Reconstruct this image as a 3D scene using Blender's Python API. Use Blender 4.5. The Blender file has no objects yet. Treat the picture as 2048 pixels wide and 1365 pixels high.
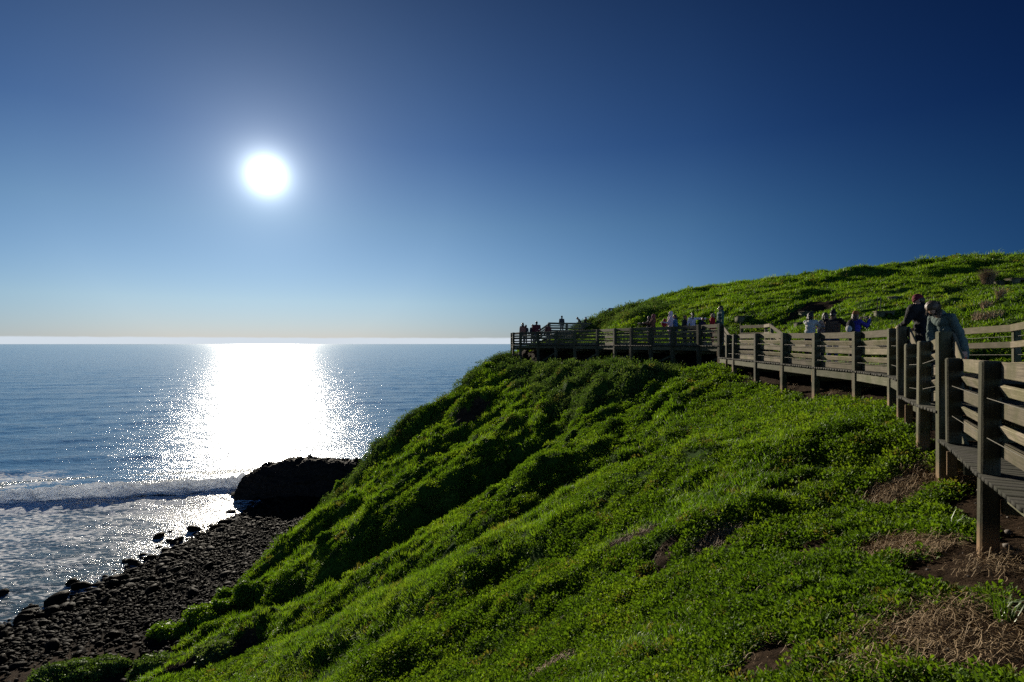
import bpy, bmesh, math, random
import numpy as np
from mathutils import Vector, Matrix, Euler, Quaternion
R = math.radians
random.seed(7)
rng = np.random.default_rng(11)
scene = bpy.context.scene
COL = scene.collection
FPX, CU, CV = 1138.0, 1024.0, 688.0          # lens constants of the 20 mm view
SEA_Z = -15.0

# ------------------------------------------------------------------ helpers
def tag(o, label=None, cat=None, group=None, kind=None):
    if label: o['label'] = label
    if cat: o['category'] = cat
    if group: o['group'] = group
    if kind: o['kind'] = kind
    return o

def link(o, parent=None):
    COL.objects.link(o)
    if parent is not None:
        o.parent = parent
    return o

def empty(name, loc, label, cat, group=None):
    o = bpy.data.objects.new(name, None)
    o.empty_display_size = 0.2
    o.location = loc
    link(o)
    return tag(o, label, cat, group)

def place(o, world):
    """put o (already parented to an unrotated Empty) at a world matrix"""
    if o.parent is not None:
        p = o.parent
        pm = Matrix.Translation(p.location) @ p.rotation_euler.to_matrix().to_4x4()
        if p.parent is not None:
            q = p.parent
            pm = Matrix.Translation(q.location) @ pm
        o.matrix_basis = pm.inverted() @ world
    else:
        o.matrix_basis = world
    return o

def mesh_np(name, verts, faces, mat=None, smooth=False):
    """faces: int array (n,3) or (n,4), or list of such arrays"""
    if not isinstance(faces, list): faces = [faces]
    faces = [np.asarray(f, dtype=np.int32) for f in faces if len(f)]
    me = bpy.data.meshes.new(name)
    v = np.asarray(verts, dtype=np.float32)
    me.vertices.add(len(v)); me.vertices.foreach_set('co', v.ravel())
    loops = np.concatenate([f.ravel() for f in faces])
    sizes = np.concatenate([np.full(len(f), f.shape[1], dtype=np.int32) for f in faces])
    starts = np.concatenate([[0], np.cumsum(sizes)[:-1]]).astype(np.int32)
    me.loops.add(len(loops)); me.loops.foreach_set('vertex_index', loops.astype(np.int32))
    me.polygons.add(len(sizes)); me.polygons.foreach_set('loop_start', starts)
    if smooth: me.polygons.foreach_set('use_smooth', np.ones(len(sizes), dtype=bool))
    me.update(calc_edges=True)
    if mat: me.materials.append(mat)
    return me

def obj_me(name, me, parent=None):
    return link(bpy.data.objects.new(name, me), parent)

def attr(me, name, data):
    a = me.attributes.new(name, 'FLOAT', 'POINT')
    a.data.foreach_set('value', np.asarray(data, dtype=np.float32))

_boxcache = {}
def box_mesh(name, sx, sy, sz, mat, bev=0.006, z0=None):
    """bevelled box; centred, or standing on z0"""
    bm = bmesh.new()
    bmesh.ops.create_cube(bm, size=1.0)
    bmesh.ops.scale(bm, vec=(sx, sy, sz), verts=bm.verts)
    if z0 is not None: bmesh.ops.translate(bm, vec=(0, 0, z0 + sz/2), verts=bm.verts)
    if bev: bmesh.ops.bevel(bm, geom=list(bm.edges), offset=bev, segments=1, affect='EDGES', profile=0.5)
    me = bpy.data.meshes.new(name); bm.to_mesh(me); bm.free()
    me.materials.append(mat)
    return me

class MB:
    def __init__(s): s.v = []; s.q = []; s.t = []; s.n = 0
    def add(s, v, q=None, t=None):
        v = np.asarray(v, dtype=float)
        if q is not None and len(q): s.q.append(np.asarray(q) + s.n)
        if t is not None and len(t): s.t.append(np.asarray(t) + s.n)
        s.v.append(v); s.n += len(v)
    def box8(s, c):
        s.add(c, q=[[0,3,2,1],[4,5,6,7],[0,1,5,4],[1,2,6,5],[2,3,7,6],[3,0,4,7]])
    def mesh(s, name, mat=None, smooth=False):
        fs = []
        if s.q: fs.append(np.concatenate(s.q))
        if s.t: fs.append(np.concatenate(s.t))
        return mesh_np(name, np.concatenate(s.v), fs, mat, smooth)

# ------------------------------------------------------------------ noise
def _hash(ix, iy, seed):
    h = (ix.astype(np.int64)*374761393 + iy.astype(np.int64)*668265263 + seed*1442695041) & 0xFFFFFFFF
    h = ((h ^ (h >> 13)) * 1274126177) & 0xFFFFFFFF
    return ((h ^ (h >> 16)) & 0xFFFF) / 32767.5 - 1.0
def vnoise(x, y, seed=0):
    ix = np.floor(x); iy = np.floor(y); fx = x-ix; fy = y-iy
    u = fx*fx*fx*(fx*(fx*6-15)+10); v = fy*fy*fy*(fy*(fy*6-15)+10)
    a = _hash(ix, iy, seed); b = _hash(ix+1, iy, seed); c = _hash(ix, iy+1, seed); d = _hash(ix+1, iy+1, seed)
    return (a*(1-u)+b*u)*(1-v) + (c*(1-u)+d*u)*v
def fbm(x, y, octv=4, seed=0, gain=.5, lac=2.03):
    s = 0; a = 1.; t = 0
    for i in range(octv):
        ca, sa = math.cos(i*1.1), math.sin(i*1.1)
        s = s + a*vnoise((x*ca-y*sa)*lac**i+i*17.3, (x*sa+y*ca)*lac**i-i*9.1, seed+i)
        t += a; a *= gain
    return s/t
def smooth(a, b, x):
    t = np.clip((x-a)/(b-a), 0, 1); return t*t*(3-2*t)
def pdist(x, y, pl):
    d = np.full(np.shape(x), 1e9)
    for (x0, y0), (x1, y1) in zip(pl[:-1], pl[1:]):
        dx, dy = x1-x0, y1-y0
        t = np.clip(((x-x0)*dx+(y-y0)*dy)/(dx*dx+dy*dy), 0, 1)
        d = np.minimum(d, np.hypot(x-x0-t*dx, y-y0-t*dy))
    return d

# ------------------------------------------------------------------ walkway plan (outer posts)
#   name: (x, y, ground z, deck z, post top z)
PO = dict(
 A=(5.02,6.0,-2.19,-1.36,-.18), B=(6.17,7.95,-2.1,-1.40,-.20), C=(6.41,8.44,-2.08,-1.0,.185), D=(6.79,9.4,-1.75,-1.0,.045),
 E=(7.28,10.4,-1.6,-1.0,-.0), F=(7.58,11.05,-1.51,-.69,.34), G=(8.36,12.5,-1.39,-.69,.34), H=(8.85,14.6,-1.475,-.69,.315),
 I=(8.97,16.8,-1.62,-.68,.325), J=(9.02,18.9,-1.61,-.655,.36), K=(9.08,21.1,-1.52,-.635,.385), L=(9.19,23.5,-1.2,-.61,.39),
 M=(9.22,24.3,-1.1,-.60,.385), N=(9.32,25.5,-.85,-.08,.91), O=(8.95,27.2,-1.2,-.08,.90), P=(8.2,29.0,-1.2,-.08,.89),
 Q=(7.4,30.3,-1.2,-.08,.89), R=(6.7,31.9,-1.05,-.08,.90), S=(6.1,33.7,-1.05,-.08,.91), T=(5.45,36.3,-1.26,-.08,.92),
 U=(4.3,38.8,-1.57,-.08,.92), V=(3.18,41.2,-1.65,-.08,.92), W=(2.0,43.3,-1.52,-.08,.92), X=(.67,45.0,-1.46,-.08,.92),
 Y=(.12,46.4,-1.2,-.08,.92), Z=(-.03,48.0,-.95,-.08,.92),
 a=(4.12,4.3,-2.25,-1.36,-.18), b=(3.2,2.5,-2.25,-1.36,-.18), c=(2.35,.55,-2.25,-1.36,-.18), d=(2.0,-1.6,-2.25,-1.36,-.18))
WALK_XY = [PO[k][:2] for k in 'dcbaABCDEFGHIJKLMNOPQRSTUVWXYZ']

# ------------------------------------------------------------------ terrain
CP = [v[:3] for v in PO.values()]
CP += [(1.5,-5,-2.2),(1,-9,-2.2),
 (6.8,4.9,-1.8),(8.3,7.3,-1.6),(9.6,10,-1.1),(10.5,11.9,-.95),(11.05,14.6,-.9),(11.2,18.9,-.85),(11.3,23.5,-.75),(11.7,25.6,-.45),
 (11.5,28.5,-.3),(9.7,32.5,-.3),(8.2,37.6,-.3),(5.9,42.4,-.4),(3,47,-.3),(2,50.5,-.2),
 (13,15,.25),(13,19,.35),(13,24,.6),(13.6,27,.75),(12,32.5,1.0),(10.5,38,1.2),(8.5,43,1.3),(6.9,46,.75),(6,49,.6),(4.2,50.5,.2),(3,54,.0),
 (14,10,-.2),(12,7,-.9),(15,4,-.9),(10,1,-1.6),(8,-4,-1.8),(20,0,-.6),(30,8,.6),(30,20,2.2),(45,10,1.5),(60,25,4.5),(25,-9,-.8),(60,-8,1.5),
 (17.8,30,2.3),(22.5,25,2.0),(16,22,1.2),(20,15,.9),(29.7,49,6.3),(23,42,4.1),(35,38,4.6),(45,45,6.7),(15,43,3.1),(60,45,7.6),
 (8.6,52,1.85),(10.5,54,2.85),(13.3,55,3.75),(16.2,55,4.75),(19.5,55,5.2),(23,55,5.7),(32.7,55,6.85),(41.4,55,7.95),(49.5,55,8.5),(62,55,9.1),(90,55,10),
 (12,66,1.8),(20,75,2.6),(35,78,4.8),(50,80,7),(70,70,9),(70,95,8),(100,95,9),(8,62,0),(3,60,-2.5),(30,105,4),
 (-1,47.5,-1.32),(-3.4,46,-2.9),(-5.7,45,-5),(-8.4,44,-6.3),(-10,43,-7.9),(-10.8,42,-8.9),(-12,41,-10.6),(-13.5,40,-12),(-16.1,39.5,-13.95),
 (-2,52,-4),(-6,50,-7.5),(-9,49,-9.8),(-12,48,-11.9),(-14,46.5,-13.2),(-17,45,-14.1),(0,58,-5.5),(-8,58,-12),(-14,54,-14.2),(-5,66,-13),(8,70,-4),(5,80,-12),(20,95,-4),(0,100,-16),
 (-17.6,23.4,-13.45),(-19.6,20,-13.6),(-14.2,22.2,-13.1),(-16.3,34,-14),(-16.2,29,-14),(-15.8,26,-13.9),(-15.2,22.5,-13.7),(-15,17,-13.8),(-15,10,-13.8),(-15,0,-13.9),(-15,-9,-13.9),
 (3.6,8,-3.0),(1.6,8,-3.9),(-2,8,-6.0),(-6,8,-8.5),(-10,8,-11.2),(2.2,5,-2.75),(0,5,-3.7),(-3,4,-6),(-8,2,-9.6),(0,0,-3.0),(-3,-3,-5.6),
 (4.2,15,-3.2),(0,15,-5.3),(-5,15,-8.2),(-10,15,-11.2),(4.6,22,-3.5),(0,22,-5.9),(-5,22,-8.7),(-10,22,-11.5),
 (3,30,-3.5),(-2,30,-6.1),(-7,30,-8.9),(-12,30,-12),(1,38,-3.0),(-4,38,-5.9),(-9,38,-9.2),(-13,37,-11.8)]
for yy, wx in ((-8,-27.5),(5,-27.5),(18,-27.5),(30,-27),(37,-25.2),(44.7,-24.5),(51.5,-23.7),(60,-22)):
    CP += [((-16.5+wx)/2+.3, yy, -14.45), (wx, yy, -15.02), (wx-6, yy, -15.75), (wx-16, yy, -17.5)]
CP = np.array(CP)
def _phi(r2): return 0.5*r2*np.log(r2+1e-9)
def _tps(P):
    n = len(P); d2 = ((P[:,None,:2]-P[None,:,:2])**2).sum(-1)
    K = _phi(d2)+np.eye(n)*.6
    Q = np.c_[np.ones(n), P[:,:2]]
    A = np.block([[K, Q],[Q.T, np.zeros((3,3))]])
    return np.linalg.solve(A, np.r_[P[:,2], 0,0,0])
TW = _tps(CP)
def base_h(x, y):
    z = TW[-3]+TW[-2]*x+TW[-1]*y
    for (px, py, _), w in zip(CP, TW[:-3]):
        z = z + w*_phi((x-px)**2+(y-py)**2)
    return z
FEAT = [
 ([(5.0,11.5),(2.8,13.3),(-.3,14.6),(-3.1,15.8),(-8.1,17.6),(-12,19.5)], 1.9, .38),
 ([(4.6,18.6),(3,18.5),(-.5,18.2),(-3,18.3),(-6.4,19.7),(-10,21.5)], 1.3, -.62),
 ([(4,23),(1,22),(-3,21.4),(-7,22.8),(-10.5,24)], 1.5, .3),
 ([(1.6,28),(-.8,26.5),(-3.5,25),(-6.6,24.8),(-9,25.8),(-12,27)], 1.4, -1.0),
 ([(-1,31.2),(-4,29.7),(-7,28.2),(-9.5,28.2)], 1.5, .6),
 ([(-3,27.6),(-6,27.0),(-8.5,26.9)], .6, .5),
 ([(-2,35),(-6,32.6),(-10,31.4)], .9, -.9),
 ([(-1.5,33),(-5.2,31.2),(-8.6,30)], .55, .35),
 ([(-2,40),(-6,37.5),(-10,35.5),(-13,34)], 1.1, .7),
 ([(-4,42),(-8,40),(-11.5,38.4)], .8, -.6),
 ([(2.5,26.5),(0,24.6)], .8, -.45),
 ([(4.2,13.3),(1.5,15.9),(-2,17.4)], .5, .25),
 ([(1.2,12.0),(-1.5,13.2),(-5,14)], .9, -.3),
 ([(3.2,9.6),(.4,11.2),(-3,12)], .8, .25),
]
def height(x, y):
    x = np.asarray(x, float); y = np.asarray(y, float)
    z = base_h(x, y)
    wx = x+.9*fbm(x*.5, y*.5, 3, 5); wy = y+.9*fbm(x*.5+40, y*.5, 3, 6)
    slope = smooth(-16.5, -13.5, x)*smooth(-.2, 1.5, -z)      # the sea-side slope
    far = smooth(10, 22, y)
    for pl, w, a in FEAT:
        z = z + a*np.exp(-(pdist(wx, wy, pl)/w)**2)
    dw = pdist(x, y, WALK_XY)
    mk = smooth(.4, 3.0, dw)
    z = z + slope*far*mk*(.16+.2*smooth(19,25,y))*(np.abs(fbm((wx*.6+wy*.35)*.38, (wy*.9-wx*.5)*.9, 4, 20))*-1.6+.45)   # rills running down the fall line
    z = z + slope*mk*smooth(17, 24, y)*.62*(np.abs(fbm((wx*.55+wy*.4)*.42, (wy*.85-wx*.5)*.66, 4, 25))*2.2-.55)   # rounded buttresses parted by narrow clefts
    z = z + slope*mk*.20*fbm((x*.5+y*.8)*.8, (x*.8-y*.5)*.62, 3, 30)*(1-.5*far)
    hillm = smooth(0., 1.2, z)*smooth(.5, 4, dw)
    z = z + hillm*(.55*fbm(x*.28, y*.42, 4, 40) + .16*fbm(x*1.0, y*1.6, 3, 44))
    shr = np.exp(-((x-5.0+.24*(y-33))/3.0)**2)*smooth(24, 28, y)*smooth(48, 44, y)*smooth(.5, 1.6, dw)*smooth(-.2,-1.2,z)
    z = z + shr*.75*(np.abs(fbm(x*.9, y*.9, 3, 50))*1.8-.2)
    z = z + .10*(slope+hillm)*np.abs(fbm(x*1.9, y*1.9, 3, 60))*smooth(.2, 1.2, dw) + .03*fbm(x*5, y*5, 2, 66)*smooth(.2, 1, dw)
    return z
def hit(u, v, y0=3.0, y1=90.0):
    """where a sight line first meets the ground"""
    ys = np.arange(y0, y1, .05)
    zz = height((u-CU)/FPX*ys, ys); ray = -(v-CV)/FPX*ys
    k = np.argmax(zz > ray)
    return ((u-CU)/FPX*ys[k], ys[k], zz[k])

def inner_side(x, y):   # signed: >0 towards the hill from the outer posts
    return x
BARE = []   # (x, y, rx, ry) soil patches, filled from the photograph
for (u, v, rx, ry) in ((1260,1075,.5,.3),(1440,1085,.55,.3),(1335,1100,.32,.2),(1320,1150,.33,.22),(1620,1100,.36,.24),(1790,985,.55,.4),(1850,960,.5,.4),
                       (1800,1100,.5,.45),(1960,1120,.9,.7),(1870,1250,.6,.32),(1990,1290,.7,.4),(940,830,1.2,1.0),(960,812,.8,.8),
                       (690,985,.5,.7),(420,1335,1.6,.8),(330,1300,1.6,.6),(480,1290,.8,.5),(1850,600,2.2,.8),(1925,590,2.2,.7),
                       (1110,1330,.35,.3),(1740,775,.5,.5),(1650,790,.5,.4),(1580,770,.5,.4),(1500,765,.5,.5),(1010,715,.6,.6),(1640,610,2,.8)):
    p = hit(u, v); BARE.append((p[0], p[1], rx, ry))
def bare(x, y):
    n = fbm(x*1.7, y*1.7, 4, 80)
    m = np.zeros(np.shape(x))
    for (bx, by, rx, ry) in BARE:
        d = np.hypot((x-bx)/rx, (y-by)/ry)
        m = np.maximum(m, smooth(1.35, .55, d+.55*n))
    dw = pdist(x, y, WALK_INNER)
    m = np.maximum(m, smooth(1.22, .8, dw+.45*n))
    z0 = base_h(x, y)
    m = np.maximum(m, smooth(-13.2, -13.75, z0+.5*n))
    m = np.maximum(m, smooth(.60, .72, fbm(x*.45, y*.8, 4, 90)))
    return m
# deck mid-line (for the soil under the boards)
def offset_line(keys, w):
    P = [Vector(PO[k][:2]) for k in keys]; out = []
    for i, p in enumerate(P):
        a = P[max(i-1,0)]; b = P[min(i+1,len(P)-1)]
        t = (b-a).normalized(); out.append((p.x+t.y*w, p.y-t.x*w))
    return out
WALK_INNER = offset_line('dcbaABCDEFGHIJKLMNOPQRSTUVWXYZ', 1.05)
# ------------------------------------------------------------------ materials
def new_mat(name):
    m = bpy.data.materials.new(name); m.use_nodes = True
    nt = m.node_tree; nt.nodes.clear()
    out = nt.nodes.new('ShaderNodeOutputMaterial')
    return m, nt, out
class NT:
    def __init__(s, nt): s.nt = nt
    def __call__(s, typ, ins=None, **kw):
        n = s.nt.nodes.new('ShaderNode'+typ)
        for k, v in kw.items(): setattr(n, k, v)
        for k, v in (ins or {}).items():
            if isinstance(v, bpy.types.NodeSocket): s.nt.links.new(v, n.inputs[k])
            else: n.inputs[k].default_value = v
        return n
    def math(s, op, a, b=None, c=None, clamp=False):
        n = s.nt.nodes.new('ShaderNodeMath'); n.operation = op; n.use_clamp = clamp
        for i, v in enumerate((a, b, c)):
            if v is None: continue
            if isinstance(v, bpy.types.NodeSocket): s.nt.links.new(v, n.inputs[i])
            else: n.inputs[i].default_value = v
        return n.outputs[0]
    def mix(s, f, a, b, typ='RGBA', blend='MIX'):
        n = s.nt.nodes.new('ShaderNodeMix'); n.data_type = typ; n.blend_type = blend
        ia, ib = (6, 7) if typ == 'RGBA' else (2, 3)
        for i, v in ((0, f), (ia, a), (ib, b)):
            if isinstance(v, bpy.types.NodeSocket): s.nt.links.new(v, n.inputs[i])
            else: n.inputs[i].default_value = v
        return n.outputs[2 if typ == 'RGBA' else 0]
    def ramp(s, fac, stops):
        n = s.nt.nodes.new('ShaderNodeValToRGB'); s.nt.links.new(fac, n.inputs[0])
        e = n.color_ramp.elements
        while len(e) < len(stops): e.new(.5)
        for el, (p, c) in zip(e, stops):
            el.position = p; el.color = c if len(c) == 4 else (*c, 1)
        return n.outputs[0]
def c4(*c): return (*c, 1.0)

def wood_mat(name, axis, tint, wet=0.0):
    m, nt, out = new_mat(name); N = NT(nt)
    tc = N('TexCoord')
    oi = N('ObjectInfo')
    off = N('VectorMath', {0: tc.outputs['Object'], 1: N('CombineXYZ', {0: N.math('MULTIPLY', oi.outputs['Random'], 37.), 1: N.math('MULTIPLY', oi.outputs['Random'], 91.), 2: 3.}).outputs[0]}, operation='ADD').outputs[0]
    sc = [22., 22., 22.]; sc['xyz'.index(axis)] = 1.1
    mp = N('Mapping', {'Vector': off, 'Scale': tuple(sc)}).outputs[0]
    grain = N('TexNoise', {'Vector': mp, 'Scale': 2.2, 'Detail': 6., 'Roughness': .65}).outputs[0]
    blot = N('TexNoise', {'Vector': off, 'Scale': 3.5, 'Detail': 5., 'Roughness': .6}).outputs[0]
    lich = N('TexNoise', {'Vector': off, 'Scale': 28., 'Detail': 3., 'Roughness': .6}).outputs[0]
    a = tuple(x*.45 for x in tint); b = tuple(min(1, x*1.35) for x in tint)
    col = N.ramp(grain, [(.3, c4(*a)), (.7, c4(*b))])
    col = N.mix(N.ramp(blot, [(.38, c4(0,0,0)), (.68, c4(1,1,1))]), col, c4(tint[0]*.55, tint[1]*.62, tint[2]*.42))
    col = N.mix(N.math('MULTIPLY', N.ramp(lich, [(.62, c4(0,0,0)), (.72, c4(1,1,1))]), .35), col, c4(.22, .22, .16))
    hv = N.math('ADD', .6, N.math('MULTIPLY', oi.outputs['Random'], .75))
    col = N.mix(1.0, col, N('CombineXYZ', {0: hv, 1: hv, 2: hv}).outputs[0], blend='MULTIPLY')
    if axis == 'z':     # bare orange timber where the foot is rubbed clean of lichen
        sx = N('SeparateXYZ', {0: tc.outputs['Object']})
        f = N.math('ADD', sx.outputs[2], N.math('MULTIPLY', blot, .35))
        f = N.ramp(f, [(.22, c4(1,1,1)), (.52, c4(0,0,0))])
        col = N.mix(N.math('MULTIPLY', f, .7), col, c4(.25, .155, .08))
    bump = N('Bump', {'Strength': .5, 'Distance': .01, 'Height': N.math('ADD', grain, N.math('MULTIPLY', lich, .5))})
    bs = N('BsdfPrincipled', {'Base Color': col, 'Roughness': .85-wet, 'Specular IOR Level': .2, 'Normal': bump.outputs[0]})
    nt.links.new(bs.outputs[0], out.inputs[0]); return m
M = {}
M['board'] = wood_mat('weathered_board', 'x', (.16, .132, .092))
M['pale_board'] = wood_mat('pale_weathered_board', 'x', (.215, .18, .128))
M['post'] = wood_mat('weathered_post', 'z', (.085, .078, .05))
M['post_top'] = wood_mat('weathered_short_post', 'y', (.085, .078, .05))
M['deck'] = wood_mat('deck_plank', 'x', (.048, .045, .037), .0)
M['beam'] = wood_mat('bearer', 'x', (.10, .095, .062))

def plain(name, col, rough=.8, spec=.3, bump=0., bscale=60., var=.25):
    m, nt, out = new_mat(name); N = NT(nt)
    tc = N('TexCoord')
    n = N('TexNoise', {'Vector': tc.outputs['Object'], 'Scale': bscale, 'Detail': 4.}).outputs[0]
    n2 = N('TexNoise', {'Vector': tc.outputs['Object'], 'Scale': bscale*.15, 'Detail': 3.}).outputs[0]
    k = N.math('ADD', 1-var/1.0, N.math('MULTIPLY', N.math('ADD', n, n2), var))
    c = N.mix(1.0, c4(*col), N('CombineXYZ', {0: k, 1: k, 2: k}).outputs[0], blend='MULTIPLY')
    ins = {'Base Color': c, 'Roughness': rough, 'Specular IOR Level': spec}
    if bump:
        ins['Normal'] = N('Bump', {'Strength': bump, 'Distance': .02, 'Height': n}).outputs[0]
    bs = N('BsdfPrincipled', ins)
    nt.links.new(bs.outputs[0], out.inputs[0]); return m

def leaf_mat(name, cols, trans, rough=.45, spec=.35, tcol=None):
    """cols: three base colours; thin leaf = diffuse + translucent + a little gloss"""
    m, nt, out = new_mat(name); N = NT(nt)
    oi = N('ObjectInfo'); geo = N('NewGeometry')
    big = N('TexNoise', {'Vector': geo.outputs['Position'], 'Scale': .55, 'Detail': 4., 'Roughness': .6}).outputs[0]
    f = N.math('ADD', N.math('MULTIPLY', oi.outputs['Random'], .5), N.math('SUBTRACT', N.math('MULTIPLY', big, 1.3), .4))
    col = N.ramp(f, [(.12, c4(*cols[0])), (.5, c4(*cols[1])), (.88, c4(*cols[2]))])
    dead = N.math('GREATER_THAN', N.math('FRACT', N.math('MULTIPLY', oi.outputs['Random'], 57.3)), .975)
    col = N.mix(N.math('MULTIPLY', dead, .75), col, c4(.17, .125, .05))
    tc = N.mix(1.0, col, c4(*(tcol or (1.5, 1.55, .6))), blend='MULTIPLY')
    d = N('BsdfDiffuse', {'Color': col})
    t = N('BsdfTranslucent', {'Color': tc})
    mx = N('MixShader', {0: trans, 1: d.outputs[0], 2: t.outputs[0]})
    g = N('BsdfGlossy', {'Color': c4(.8, .85, .75), 'Roughness': rough})
    fr = N('Fresnel', {'IOR': 1.38})
    mx2 = N('MixShader', {0: N.math('MULTIPLY', fr.outputs[0], spec), 1: mx.outputs[0], 2: g.outputs[0]})
    nt.links.new(mx2.outputs[0], out.inputs[0]); return m
M['leaf'] = leaf_mat('succulent_leaf', [(.046,.090,.010), (.090,.160,.014), (.150,.215,.020)], .5, .5, .18)
M['grass'] = leaf_mat('grass_blade', [(.060,.120,.009), (.108,.195,.014), (.180,.245,.030)], .55, .5, .05)
M['shrub'] = leaf_mat('shrub_leaf', [(.036,.068,.018), (.065,.110,.030), (.11,.15,.055)], .4, .5, .1)
M['straw'] = plain('dry_straw', (.33, .235, .13), .7, .3)
M['tuft'] = plain('dry_tussock', (.20, .135, .08), .8, .2)

# soil / turf under the leaves
def ground_mat():
    m, nt, out = new_mat('hillside_ground'); N = NT(nt)
    geo = N('NewGeometry'); P = geo.outputs['Position']
    b = N('Attribute', attribute_name='bare').outputs['Fac']
    n1 = N('TexNoise', {'Vector': P, 'Scale': 9., 'Detail': 6., 'Roughness': .65}).outputs[0]
    n2 = N('TexNoise', {'Vector': P, 'Scale': 1.1, 'Detail': 5., 'Roughness': .6}).outputs[0]
    n3 = N('TexNoise', {'Vector': P, 'Scale': 45., 'Detail': 4., 'Roughness': .7}).outputs[0]
    soil = N.ramp(n1, [(.3, c4(.013,.0085,.0055)), (.55, c4(.036,.023,.014)), (.75, c4(.075,.052,.034))])
    soil = N.mix(N.ramp(n3, [(.58, c4(0,0,0)), (.7, c4(1,1,1))]), soil, c4(.12,.085,.055))
    turf = N.ramp(n2, [(.3, c4(.018,.042,.007)), (.5, c4(.035,.075,.010)), (.7, c4(.06,.10,.016))])
    turf = N.mix(N.ramp(n1, [(.45, c4(0,0,0)), (.62, c4(1,1,1))]), turf, c4(.020,.038,.007))
    f = N.math('ADD', b, N.math('MULTIPLY', N.math('SUBTRACT', n1, .5), .9))
    f = N.ramp(f, [(.36, c4(0,0,0)), (.6, c4(1,1,1))])
    col = N.mix(f, turf, soil)
    sx = N('SeparateXYZ', {0: P})
    wet = N.ramp(N.math('ADD', N.math('MULTIPLY', sx.outputs[2], -1.), N.math('MULTIPLY', n2, .8)), [(.0, c4(0,0,0)), (1., c4(0,0,0))])
    bz = N('MapRange', {'Value': N.math('ADD', sx.outputs[2], N.math('MULTIPLY', n2, .7)), 'From Min': -13.4, 'From Max': -13.9, 'To Min': 0., 'To Max': 1.}).outputs[0]
    col = N.mix(bz, col, N.ramp(n3, [(.3, c4(.007,.006,.006)), (.7, c4(.022,.019,.016))]))
    bump = N('Bump', {'Strength': .8, 'Distance': .06, 'Height': N.math('ADD', n1, N.math('MULTIPLY', n3, .35))})
    bs = N('BsdfPrincipled', {'Base Color': col, 'Roughness': .95, 'Specular IOR Level': .03, 'Normal': bump.outputs[0]})
    nt.links.new(bs.outputs[0], out.inputs[0]); return m
M['ground'] = ground_mat()

def rock_mat(name, base, rough, spec=.1):
    m, nt, out = new_mat(name); N = NT(nt)
    tc = N('TexCoord'); oi = N('ObjectInfo'); P = N('NewGeometry').outputs['Position']
    n = N('TexNoise', {'Vector': P, 'Scale': 3.2, 'Detail': 8., 'Roughness': .7}).outputs[0]
    n2 = N('TexNoise', {'Vector': P, 'Scale': 14., 'Detail': 6., 'Roughness': .7}).outputs[0]
    col = N.ramp(n, [(.3, c4(*(x*.45 for x in base))), (.5, c4(*base)), (.72, c4(base[0]*2.1, base[1]*1.8, base[2]*1.45))])
    k = N.math('ADD', .5, N.math('MULTIPLY', oi.outputs['Random'], 1.1))
    col = N.mix(1.0, col, N('CombineXYZ', {0: k, 1: k, 2: k}).outputs[0], blend='MULTIPLY')
    bump = N('Bump', {'Strength': .7, 'Distance': .05, 'Height': N.math('ADD', n, N.math('MULTIPLY', n2, .4))})
    rg = N.math('ADD', rough-.12, N.math('MULTIPLY', n2, .3))
    bs = N('BsdfPrincipled', {'Base Color': col, 'Roughness': rg, 'Specular IOR Level': spec, 'Normal': bump.outputs[0]})
    nt.links.new(bs.outputs[0], out.inputs[0]); return m
M['rock'] = rock_mat('beach_stone', (.008,.007,.006), .58, .014)
M['crag'] = rock_mat('headland_rock', (.013,.011,.010), .8, .06)

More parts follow.
